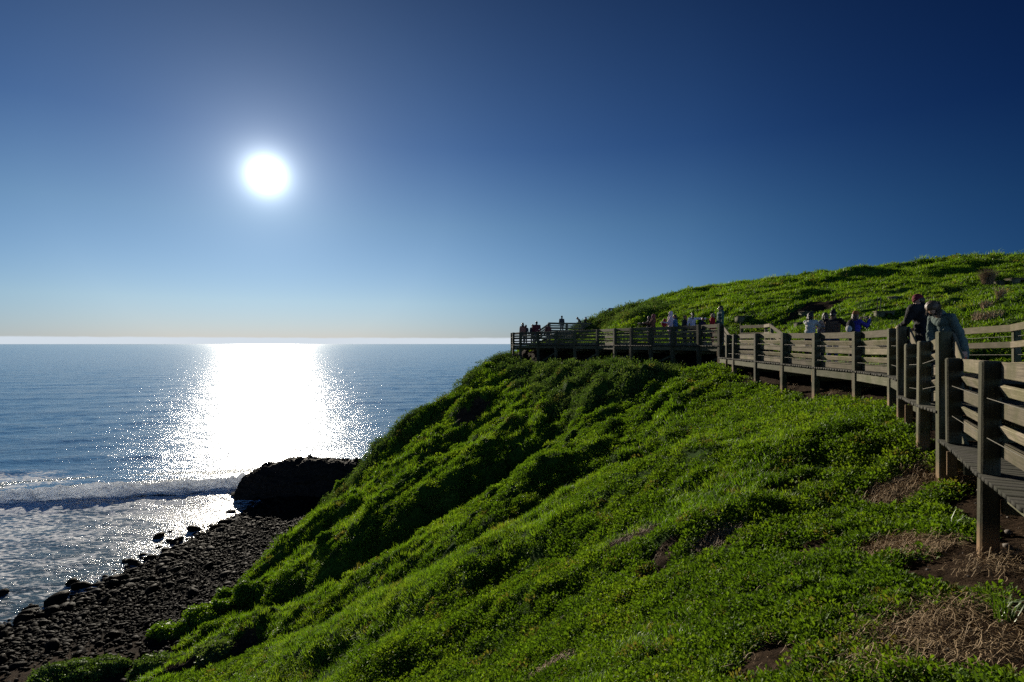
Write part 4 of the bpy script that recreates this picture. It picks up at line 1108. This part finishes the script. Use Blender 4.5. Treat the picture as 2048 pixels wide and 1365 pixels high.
        body.cap(np.array(t0)*s, np.array(t1)*s, .013*s, .011*s).cap(np.array(t1)*s, np.array(t2)*s, .011*s, .009*s)
        hands[sd] = (root, (wr+fd*.10+nrm*.03)*s, fd, nrm)
        # sleeve
        jr = 1+pf
        jk.cap(np.array(sh)*s, np.array(el_)*s, .066*s*w*jr, .056*s*jr).cap(np.array(el_)*s, np.array(el_+fd*.235)*s, .054*s*jr, .043*s*jr)
    for e in (-1, 1):
        hp = G((e*.085*w,0,.95)); kn = np.array((e*.10*legspread, .015, .50))*s; an = np.array((e*.115*legspread, -.01, .085))*s
        body.cap(hp, kn, .080*s, .052*s).cap(kn, an, .05*s, .036*s)
        body.cap(an+np.array((0,.0,-.045))*s, an+np.array((e*.02,.15,-.055))*s, .034*s, .026*s)
    fuse('body', body, cloth(skin, 'skin'), root, max(vx*.8, .009), 2)
    # jacket
    jr = 1+pf*.7
    low = .90-jlen
    jk.ell(T((0,.005,1.36)), sc(.185*w*jr,.125*w*jr,.115)).ell(T((0,.01,1.22)), sc((.165 if not fem else .15)*w*jr,.130*w*jr,.16)).ell(T((0,.008,1.06)), sc((.165 if not fem else .16)*w*jr,.128*w*jr,.15))
    jk.ell(T((0,.0,.95)), sc(.172*w*jr,.135*w*jr,.10))
    if jlen > 0: jk.cap(T((-.05,0,.93)), G((-.06,0,low)), .13*s*w, .14*s*w).cap(T((.05,0,.93)), G((.06,0,low)), .13*s*w, .14*s*w)
    jk.cap(T((-sw*.95,0,1.405)), T((sw*.95,0,1.405)), .066*s*w*jr, .066*s*w*jr)
    jk.cap(T((0,-.01,1.42)), T((0,.0,1.485)), .082*s, .070*s)
    if hood: jk.ell(T((0,-.10,1.46)), sc(.10,.075,.08))
    fuse('jacket', jk, cloth(jacket), root, vx, 3)
    if vest:
        vb = Blob()
        for zz, rx, ry_ in ((1.37,.185,.128),(1.30,.185,.14),(1.22,.18,.142),(1.14,.18,.142),(1.06,.18,.142),(.98,.182,.142),(.93,.175,.135)):
            vb.ell(T((0,.005,zz)), sc(rx*w*1.08,ry_*w*1.08,.068))
        vb.cap(T((-sw*.6,0,1.42)), T((sw*.6,0,1.42)), .066*s, .066*s).cap(T((0,-.01,1.42)), T((0,0,1.50)), .088*s, .08*s)
        fuse('vest', vb, cloth(vest), root, vx, 2)
    tr = Blob()
    tr.ell(G((0,0,.95)), sc(.155*w,.118*w,.12))
    for e in (-1, 1):
        hp = G((e*.085*w,0,.93)); kn = np.array((e*.10*legspread,.015,.50))*s; an = np.array((e*.115*legspread,-.01,.10))*s
        tr.cap(hp, kn, .094*s*w, .068*s).cap(kn, an, .066*s, .056*s)
    fuse('trousers', tr, cloth(trousers), root, vx, 2)
    for e in (-1, 1):
        sb = Blob(); an = np.array((e*.115*legspread,-.01,.085))*s
        sb.cap(an+np.array((0,-.02,-.03))*s, an+np.array((0,.02,.02))*s, .047*s, .046*s).cap(an+np.array((0,-.02,-.045))*s, an+np.array((e*.02,.155,-.05))*s, .04*s, .034*s)
        fuse('shoe', sb, cloth((.04,.038,.036)), root, vx*.9, 1)
    # head dress
    if hijab:
        hb = Blob()
        hb.ell(Hd((0,-.022,1.632)), sc(.098,.110,.118), HR).ell(Hd((0,-.03,1.54)), sc(.098,.085,.09), HR).cap(Hd((0,.03,1.52)), T((0,.05,1.40)), .066*s, .10*s)
        hb.cap(T((-.10,0,1.41)), T((.10,0,1.41)), .085*s, .085*s).ell(T((0,.05,1.34)), sc(.13,.10,.09)).ell(T((0,-.06,1.34)), sc(.14,.09,.12))
        fuse('headscarf', hb, cloth(hijab), root, vx*.8, 2)
    elif hair:
        hb = Blob()
        hb.ell(Hd((0,-.024,1.650)), sc(.083,.092,.086), HR).ell(Hd((0,-.045,1.60)), sc(.078,.068,.075), HR)
        if hair in ('long', 'bob'):
            for e in (-1, 0, 1): hb.cap(Hd((e*.055,-.045 if e else -.075,1.62)), Hd((e*.07,-.055 if e else -.09,1.50 if hair == 'bob' else 1.40)), .042*s, .032*s)
        if hair == 'pony':
            hb.cap(Hd((0,-.10,1.66)), Hd((.0,-.15,1.58)), .035*s, .038*s).cap(Hd((0,-.15,1.58)), Hd((.0,-.14,1.38)), .038*s, .018*s)
        if hair == 'blown':
            r = np.random.default_rng(5)
            hb.ell(Hd((0,-.038,1.672)), sc(.093,.096,.082), HR)
            for k in range(0):
                a = r.uniform(-1, 1); p0 = Hd((a*.085, .03+r.uniform(-.09,.05), 1.68-.03*abs(a)))
                dn = Vector((r.uniform(-.25,.25), r.uniform(.3,.8), r.uniform(-1.0,-.25))).normalized()
                p0v = Vector(p0); m_ = p0v+dn*.07*s; e_ = m_+(dn+Vector((0,0,-.8))).normalized()*r.uniform(.05,.15)*s
                if abs(a) < .25: continue
                hb.cap(p0, np.array(m_), .014*s, .011*s).cap(np.array(m_), np.array(e_), .011*s, .006*s)
        if hair == 'blown':
            # loose locks hanging from the parting, blown forward
            n = 200; a = np.sign(r.uniform(-1.6, 1, n))*r.uniform(.45, 1, n); mb = MB()
            for k in range(n):
                e_ = 1 if a[k] > 0 else -1
                p0 = Vector((a[k]*.088, -.06+r.uniform(-.06,.07), 1.715-.07*abs(a[k])))
                st = np.array(HM @ p0)*s; out_ = np.array(HR @ np.array((e_*.8, .35, -.2)))
                L = r.uniform(.05,.12 if a[k] > 0 else .24)*s; pts = [st]
                for j in range(1, 6):
                    tt = j/5; d = out_*(1-tt)*.9+np.array((0,0,-1.))*(.35+.9*tt)+np.array(HR @ np.array((0,.35,0)))+r.normal(0,.12,3); d /= np.linalg.norm(d)
                    pts.append(pts[-1]+d*L/5)
                for j in range(5):
                    w0, w1 = .006*(1-j/5.5), .006*(1-(j+1)/5.5)
                    v_, q_, t_ = _ring_tube(pts[j], pts[j+1], w0*s, w1*s, 4); mb.add(v_, q_, t_)
            link(bpy.data.objects.new('loose_hair', mb.mesh('loose_hair', cloth(haircol, 'hair'), True)), root)
        fuse('hair', hb, cloth(haircol, 'hair'), root, max(vx*.75,.009), 1)
    if hat:
        tb = Blob(); tb.ell(Hd((0,-.012,1.672)), sc(.092,.106,.078), HR)
        if hat[0] == 'beanie':
            tb.ell(Hd((0,-.018,1.71)), sc(.075,.085,.062), HR)
            for k in range(14):
                a0, a1 = k/14*2*math.pi, (k+1)/14*2*math.pi
                tb.cap(Hd((.084*math.cos(a0),-.012+.098*math.sin(a0),1.648)), Hd((.084*math.cos(a1),-.012+.098*math.sin(a1),1.648)), .018*s, .018*s)
            if len(hat) > 2: tb.ell(Hd((0,-.03,1.785)), sc(.028,.028,.03), HR)
        else:
            tb.ell(Hd((0,.10,1.665)), sc(.065,.065,.009), HR)
        fuse('hat', tb, cloth(hat[1]), root, vx*.8, 1)
    for e in (-1, 1):
        me = mesh_np('eye', _ell(Hd((e*.031,.079,1.617)), sc(.0125,.0105,.0105)), _IF, M['eye'], True)
        link(bpy.data.objects.new('eye', me), root)
    if shades:
        sb = Blob()
        for e in (-1, 1): sb.ell(Hd((e*.034,.094,1.617)), sc(.030,.010,.023), HR).cap(Hd((e*.064,.088,1.625)), Hd((e*.079,0,1.622)), .005*s, .004*s)
        sb.cap(Hd((-.015,.100,1.624)), Hd((.015,.100,1.624)), .006*s, .006*s)
        fuse('sunglasses', sb, M['lens'], root, .006, 0)
    if backpack:
        pk = empty('backpack', (0,0,0), backpack[0], 'backpack')
        c_ = Vector(tuple(T((0,-.20,1.22)))); rz = Matrix.Rotation(R(face), 3, 'Z')
        pk.location = Vector((x,y,z))+rz @ Vector((c_.x, c_.y, c_.z-.22*s)); pk.rotation_euler = (0,0,R(face))
        b1 = Blob(); b1.ell((0,0,.22*s), sc(.145,.085,.22)).ell((0,.0,.14*s), sc(.15,.09,.14)); fuse('pack', b1, cloth(backpack[1]), pk, vx, 2)
        b2 = Blob(); b2.ell((0,-.075*s,.15*s), sc(.11,.05,.11)); fuse('pocket', b2, cloth(backpack[2]), pk, vx, 2)
        for e in (-1, 1):
            b3 = Blob(); pts = [(e*.09,.03,.42),(e*.10,.14,.44),(e*.10,.33,.36),(e*.11,.33,.22),(e*.12,.18,.06),(e*.11,.03,.06)]
            for q0, q1 in zip(pts[:-1], pts[1:]): b3.cap(sc(*q0), sc(*q1), .022*s, .022*s)
            fuse('strap', b3, cloth((.02,.02,.022)), pk, vx*.8, 1)
    return hands
def hand_world(h):
    root, p, fd, nrm = h
    m = Matrix.Translation(root.location) @ root.rotation_euler.to_matrix().to_4x4()
    return m @ Vector(p), (m.to_3x3() @ fd), (m.to_3x3() @ nrm)

D3, D4, D5 = -.69, -.08, .86
fwd = lambda a, b, c: (a, b, c)
# pair beside the near steps
person('stout person in black coat and maroon knitted hat, back half turned, by the fence', 9.0, 12.3, D3, 18, 1.78, BLACK, (.02,.02,.025), 'short', (.05,.035,.025), ('beanie', (.13,.012,.025)),
       bend=16, hpitch=18, hyaw=35, build=1.62, vx=.012, jlen=.18, puffy=.1, arms={'L': ((-.25,.35,-1),(.3,.9,-.4)), 'R': ((.25,.35,-1),(-.3,.9,-.4))})
hh_ = person('stooping person in green-grey jacket and sunglasses with wind-blown hair, holding a can', 7.74, 10.0, -1.0, 98, 1.88, (.075,.105,.095), (.03,.035,.05), 'blown', (.085,.052,.03), None,
       bend=32, hpitch=34, hyaw=20, build=.95, vx=.010, shades=True, puffy=.04, jlen=.16, arms={'L': ((-.18,-.38,-1),(-.15,-.12,-1), .75), 'R': ((.05,.05,-1),(-.1,.25,-1))})
p, fd, nr = hand_world(hh_['L'])
can = empty('drink_can', (p.x, p.y, p.z-.06), 'red and white drink can in the hand of the stooping person', 'drink can')
def lathe(prof, n=20):
    a = np.arange(n)/n*2*math.pi; V = np.concatenate([np.stack([r*np.cos(a), r*np.sin(a), np.full(n, z)], -1) for r, z in prof])
    q = [(i*n+j, i*n+(j+1)%n, (i+1)*n+(j+1)%n, (i+1)*n+j) for i in range(len(prof)-1) for j in range(n)]
    return V, np.array(q)
v, q = lathe([(.001,.0),(.025,.0),(.033,.012),(.033,.062)]); obj_me('lower_can', mesh_np('lower_can', v, q, plain('can_red', (.45,.012,.015), .35, .5), True), can)
v, q = lathe([(.0331,.062),(.0331,.10),(.027,.116),(.026,.122),(.001,.119)]); obj_me('upper_can', mesh_np('upper_can', v, q, plain('can_white', (.75,.75,.76), .35, .5), True), can)
# group at the long rail
person('person in pale grey puffer jacket with dark bob, reaching out both arms', 9.95, 19.0, D3+.03, -60, 1.70, (.42,.42,.40), (.02,.022,.03), 'bob', (.02,.014,.012), fem=True, vx=.013, puffy=.15, bend=6,
       arms={'R': ((.1,.8,-.55),(-.1,1,-.05)), 'L': ((-.1,.75,-.6),(.1,1,0))})
person('dark-haired person in grey top half hidden behind the brown vest', 10.75, 19.5, D3+.03, -40, 1.72, (.16,.165,.18), (.03,.03,.04), 'bob', (.025,.014,.01), fem=True, vx=.013)
person('broad person in brown quilted vest and black knitted hat, arms stretched to the right', 10.42, 18.5, D3+.02, -52, 1.74, BLACK, (.05,.075,.14), 'short', (.02,.015,.012), ('beanie', BLACK, 1), build=1.22, vx=.012, vest=(.115,.072,.045), puffy=.12, bend=8,
       arms={'R': ((.25,.8,-.5),(.1,1,.0)), 'L': ((-.1,.7,-.6),(.15,1,.05))})
hh_ = person('person in violet-blue jacket and orange knitted hat raising a camera', 10.6, 17.6, D3+.02, -70, 1.66, (.035,.03,.20), (.02,.02,.03), 'bob', (.09,.04,.02), ('beanie', (.22,.075,.02)), fem=True, vx=.012, puffy=.12, bend=6,
       arms={'R': ((.12,.85,-.5),(-.05,.55,.85), .9), 'L': ((-.12,.85,-.45),(.12,.6,.8), .9)}, backpack=('black and white backpack on the back of the person in violet-blue', (.02,.02,.022), (.45,.45,.43)))
p, fd, nr = hand_world(hh_['R']); p2, _, _ = hand_world(hh_['L']); pm = (p+p2)/2
cm_ = empty('camera_device', tuple(pm-Vector((0,0,.05))), 'small black camera held up by the person in violet-blue', 'camera'); cm_.rotation_euler = (0,0,R(-70))
obj_me('camera_body', box_mesh('camera_body', .13, .05, .09, cloth(BLACK,'hair'), .01, z0=0), cm_)
o = obj_me('lens', box_mesh('lens', .06, .06, .06, M['lens'], .02), cm_); o.location = (0,.055,.045)
# lookout, near end
person('tall person in dark green hooded jacket standing behind the tall stair post', 9.82, 26.8, D4, 95, 1.86, (.055,.10,.085), (.06,.085,.13), 'short', (.012,.01,.01), skin=SKIN2, vx=.014, hood=True, shades=True, hyaw=10)
person('short person with light hair in bright red jacket beside the person in dark green', 9.7, 27.5, D4, 60, 1.55, (.36,.012,.02), (.30,.012,.02), 'bob', (.22,.16,.10), vx=.014, jlen=.2, build=1.1, fem=True, puffy=.1)
person('child in dark navy jacket peering over the lookout rail', 9.38, 28.0, D4, 20, 1.36, (.018,.022,.05), (.02,.02,.03), 'short', (.12,.07,.04), vx=.014)
person('person with long black ponytail in pale lilac top pointing with one arm', 9.02, 28.4, D4, -10, 1.63, (.48,.44,.52), (.02,.022,.04), 'pony', (.012,.01,.012), fem=True, vx=.014,
       arms={'R': ((1,.15,.0),(1,.2,.02), .2), 'L': ((-.3,.1,-1),(.1,.6,-.8))})
person('person with ginger hair in black and white jacket left of the ponytail', 8.78, 28.9, D4, 45, 1.52, (.03,.03,.035), (.03,.035,.05), 'bob', (.16,.065,.025), fem=True, vx=.014)
person('person in pink headscarf facing left, wearing a pink coat with a dark red front', 8.3, 29.8, D4, 80, 1.76, (.50,.36,.42), (.12,.14,.24), None, hijab=(.55,.40,.47), vx=.014, fem=True, jlen=.25,
       arms={'R': ((.1,.4,-.9),(-.2,.9,.1)), 'L': ((-.1,.4,-.9),(.3,.9,.1))})
o_ = Blob(); o_.ell((0,0,0), (.14,.10,.17)).ell((.02,-.02,.19), (.085,.085,.095)); 
ba = empty('bundle', (7.98, 29.85, D4+1.12), 'dark red wrapped bundle carried in front of the pink headscarf person', 'bundle'); fuse('wrap', o_, cloth((.20,.012,.025)), ba, .014, 2)
person('person in blue denim jacket with dark hair next to the pink headscarf', 8.72, 30.3, D4, 70, 1.63, (.045,.10,.20), (.03,.04,.07), 'long', (.015,.012,.012), fem=True, vx=.014, build=1.1, bend=6,
       arms={'R': ((.1,.6,-.7),(-.2,1,.0)), 'L': ((-.1,.6,-.7),(.2,1,.0))})
hh_ = person('person in rust-brown coat and maroon headscarf by the middle of the lookout rail', 7.85, 31.6, D4, 70, 1.72, (.12,.055,.035), (.03,.03,.04), None, hijab=(.16,.045,.05), vx=.015, fem=True, jlen=.2,
       arms={'R': ((.1,.7,-.7),(-.1,1,.1)), 'L': ((-.1,.7,-.7),(.1,1,.1))})
person('person in black half hidden left of the rust-brown coat, holding something forward', 7.72, 32.1, D4, 85, 1.64, (.02,.02,.022), (.03,.03,.04), 'short', (.02,.015,.012), vx=.015,
       arms={'R': ((.1,.8,-.5),(0,1,.1)), 'L': ((-.1,.8,-.5),(0,1,.1))})
# far end of the lookout
person('slim person in rust-coloured top, leftmost at the far end of the lookout', .86, 46.2, D4, 20, 1.78, (.20,.085,.06), (.04,.04,.06), 'long', (.06,.03,.02), fem=True, vx=.018)
person('short person in dark coat right beside the leftmost one on the lookout', 1.1, 46.5, D4, -40, 1.62, (.03,.025,.03), (.03,.03,.04), 'short', (.03,.02,.015), vx=.018, build=1.1, bend=8)
person('broad person in dark red jacket standing tallest at the far end of the lookout', 1.98, 45.9, D4, 10, 1.87, (.09,.02,.025), (.03,.03,.05), 'short', (.02,.015,.012), vx=.018, build=1.25)
person('short person in black tucked against the left of the broad red jacket', 1.66, 46.1, D4, 30, 1.64, (.025,.025,.035), (.03,.03,.04), 'short', (.04,.025,.02), vx=.018)
person('person in dark red-brown jacket below the sloping rail of the landing', 2.92, 45.9, D4, -10, 1.70, (.10,.035,.03), (.03,.03,.04), 'short', (.03,.02,.015), vx=.018)
person('lone person in dark jacket standing high on the landing against the sky', 4.55, 52.0, D5, 15, 1.68, (.035,.04,.05), (.05,.06,.09), 'short', (.02,.015,.012), ('cap', (.03,.03,.035)), vx=.018)
person('stooping person in dark coat on the landing, leftmost of three by the grass', 6.4, 53.0, D5, 80, 1.72, (.03,.03,.035), (.03,.03,.04), 'short', (.04,.025,.02), vx=.018, bend=28, hpitch=20)
person('person with pale hat on the landing, middle of three by the grass', 6.95, 53.6, D5, 40, 1.64, (.05,.03,.035), (.03,.03,.04), 'short', (.2,.18,.16), ('beanie', (.4,.4,.42)), vx=.018)
person('person with reddish hair on the landing, rightmost of three by the grass', 7.4, 53.9, D5+.05, 30, 1.62, (.06,.03,.03), (.03,.03,.04), 'bob', (.12,.04,.025), vx=.018, fem=True)
finish_people()
# ------------------------------------------------------------------ light, sky, camera
SUN_AZ, SUN_EL = math.atan2(533-CU, FPX), math.atan2(CV-350, math.hypot(FPX, 533-CU))
SDIR = Vector((math.sin(SUN_AZ)*math.cos(SUN_EL), math.cos(SUN_AZ)*math.cos(SUN_EL), math.sin(SUN_EL)))
sl_ = bpy.data.lights.new('sun', 'SUN'); sl_.energy = 4.8; sl_.angle = R(.53); sl_.color = (1.0, .90, .74)
so = bpy.data.objects.new('sun', sl_); so.rotation_mode = 'QUATERNION'; so.rotation_quaternion = SDIR.to_track_quat('Z', 'Y'); so.location = SDIR*60
COL.objects.link(so)
w = bpy.data.worlds.new('World'); scene.world = w; w.use_nodes = True
nt = w.node_tree; nt.nodes.clear(); N = NT(nt)
wo = N('OutputWorld')
sky = N('TexSky', sky_type='NISHITA', sun_disc=False, sun_elevation=SUN_EL, sun_rotation=SUN_AZ, altitude=200., air_density=1.0, dust_density=.0, ozone_density=3.0)
g = N('Gamma', {'Color': sky.outputs[0], 'Gamma': 1.0})
tcw = N('TexCoord').outputs['Generated']
dirn = N('VectorMath', {0: tcw}, operation='NORMALIZE').outputs[0]
dt = N('VectorMath', {0: dirn, 1: tuple(SDIR)}, operation='DOT_PRODUCT').outputs['Value']
ang = N.math('MULTIPLY', N.math('ARCCOSINE', N.math('MINIMUM', dt, .999999)), 180/math.pi)
el = N.math('MULTIPLY', N.math('ARCSINE', N('SeparateXYZ', {0: dirn}).outputs[2]), 180/math.pi)
# clear polarised winter sky: deep overhead and away from the sun
vert = N.ramp(N.math('DIVIDE', el, 40., clamp=True), [(0.0, c4(.64,.64,.93)), (.10, c4(.73,.73,.86)), (.29, c4(.55,.61,.68)), (.47, c4(.25,.37,.53)), (.78, c4(.105,.225,.36))])
# darkest about 80 degrees from the sun, brighter again towards the point opposite it
dk = N.ramp(N.math('DIVIDE', ang, 180.), [(.0, c4(0,0,0)), (.09, c4(.03,.03,.03)), (.22, c4(.32,.32,.32)), (.37, c4(1,1,1)), (.48, c4(1,1,1)), (.80, c4(0,0,0))])
bk = N('MapRange', {'Value': ang, 'From Min': 85., 'From Max': 140., 'To Min': 1., 'To Max': 3.2}, interpolation_type='SMOOTHSTEP').outputs[0]  # added fill: sky behind the camera made brighter to lift the shaded sides
sat = N('CombineXYZ', {i: N.math('POWER', k, dk) for i, k in enumerate((.075, .20, .38))}).outputs[0]
col = N.mix(1.0, N.mix(1.0, g.outputs[0], vert, blend='MULTIPLY'), sat, blend='MULTIPLY')
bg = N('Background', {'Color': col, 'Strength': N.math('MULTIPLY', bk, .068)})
# the sun's aureole: forward scattering round the disc
a1 = N.math('MULTIPLY', N.math('EXPONENT', N.math('MULTIPLY', ang, -1/.75)), 4.6)
a2 = N.math('MULTIPLY', N.math('EXPONENT', N.math('MULTIPLY', ang, -1/3.4)), .34)
a3 = N.math('MULTIPLY', N.math('EXPONENT', N.math('MULTIPLY', ang, -1/14.)), .075)
bg2 = N('Background', {'Color': c4(.84, .94, 1.0), 'Strength': N.math('ADD', N.math('ADD', a1, a2), a3)})
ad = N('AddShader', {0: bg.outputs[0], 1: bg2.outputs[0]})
# low bank of pale cloud along the horizon
cn = N('TexNoise', {'Vector': N('Mapping', {'Vector': dirn, 'Scale': (14., 14., 60.)}).outputs[0], 'Scale': 2., 'Detail': 7., 'Roughness': .6}).outputs[0]
top = N.math('ADD', .58, N.math('MULTIPLY', N.math('SUBTRACT', cn, .5), .22))
cm = N('MapRange', {'Value': N.math('SUBTRACT', top, el), 'From Min': -.06, 'From Max': .07}).outputs[0]
bgc = N('Background', {'Color': c4(.76, .85, .95), 'Strength': .62})
ms = N('MixShader', {0: N.math('MULTIPLY', cm, .9), 1: ad.outputs[0], 2: bgc.outputs[0]})
nt.links.new(ms.outputs[0], wo.inputs[0])

cam = bpy.data.cameras.new('camera'); cam.lens = 20.0; cam.sensor_width = 36.0; cam.clip_start = .05; cam.clip_end = 60000; cam.shift_y = 5.5/2048
co = bpy.data.objects.new('camera', cam); co.location = (0,0,0); co.rotation_euler = (R(90), 0, 0); COL.objects.link(co)
scene.camera = co
vs = scene.view_settings; scene.display_settings.display_device = 'sRGB'
vs.view_transform = 'Standard'; vs.look = 'None'; vs.exposure = 0.5; vs.gamma = 1.0; vs.use_curve_mapping = False
scene.cycles.use_denoising = False
scene.cycles.max_bounces = 6; scene.cycles.diffuse_bounces = 3; scene.cycles.glossy_bounces = 3; scene.cycles.transmission_bounces = 4
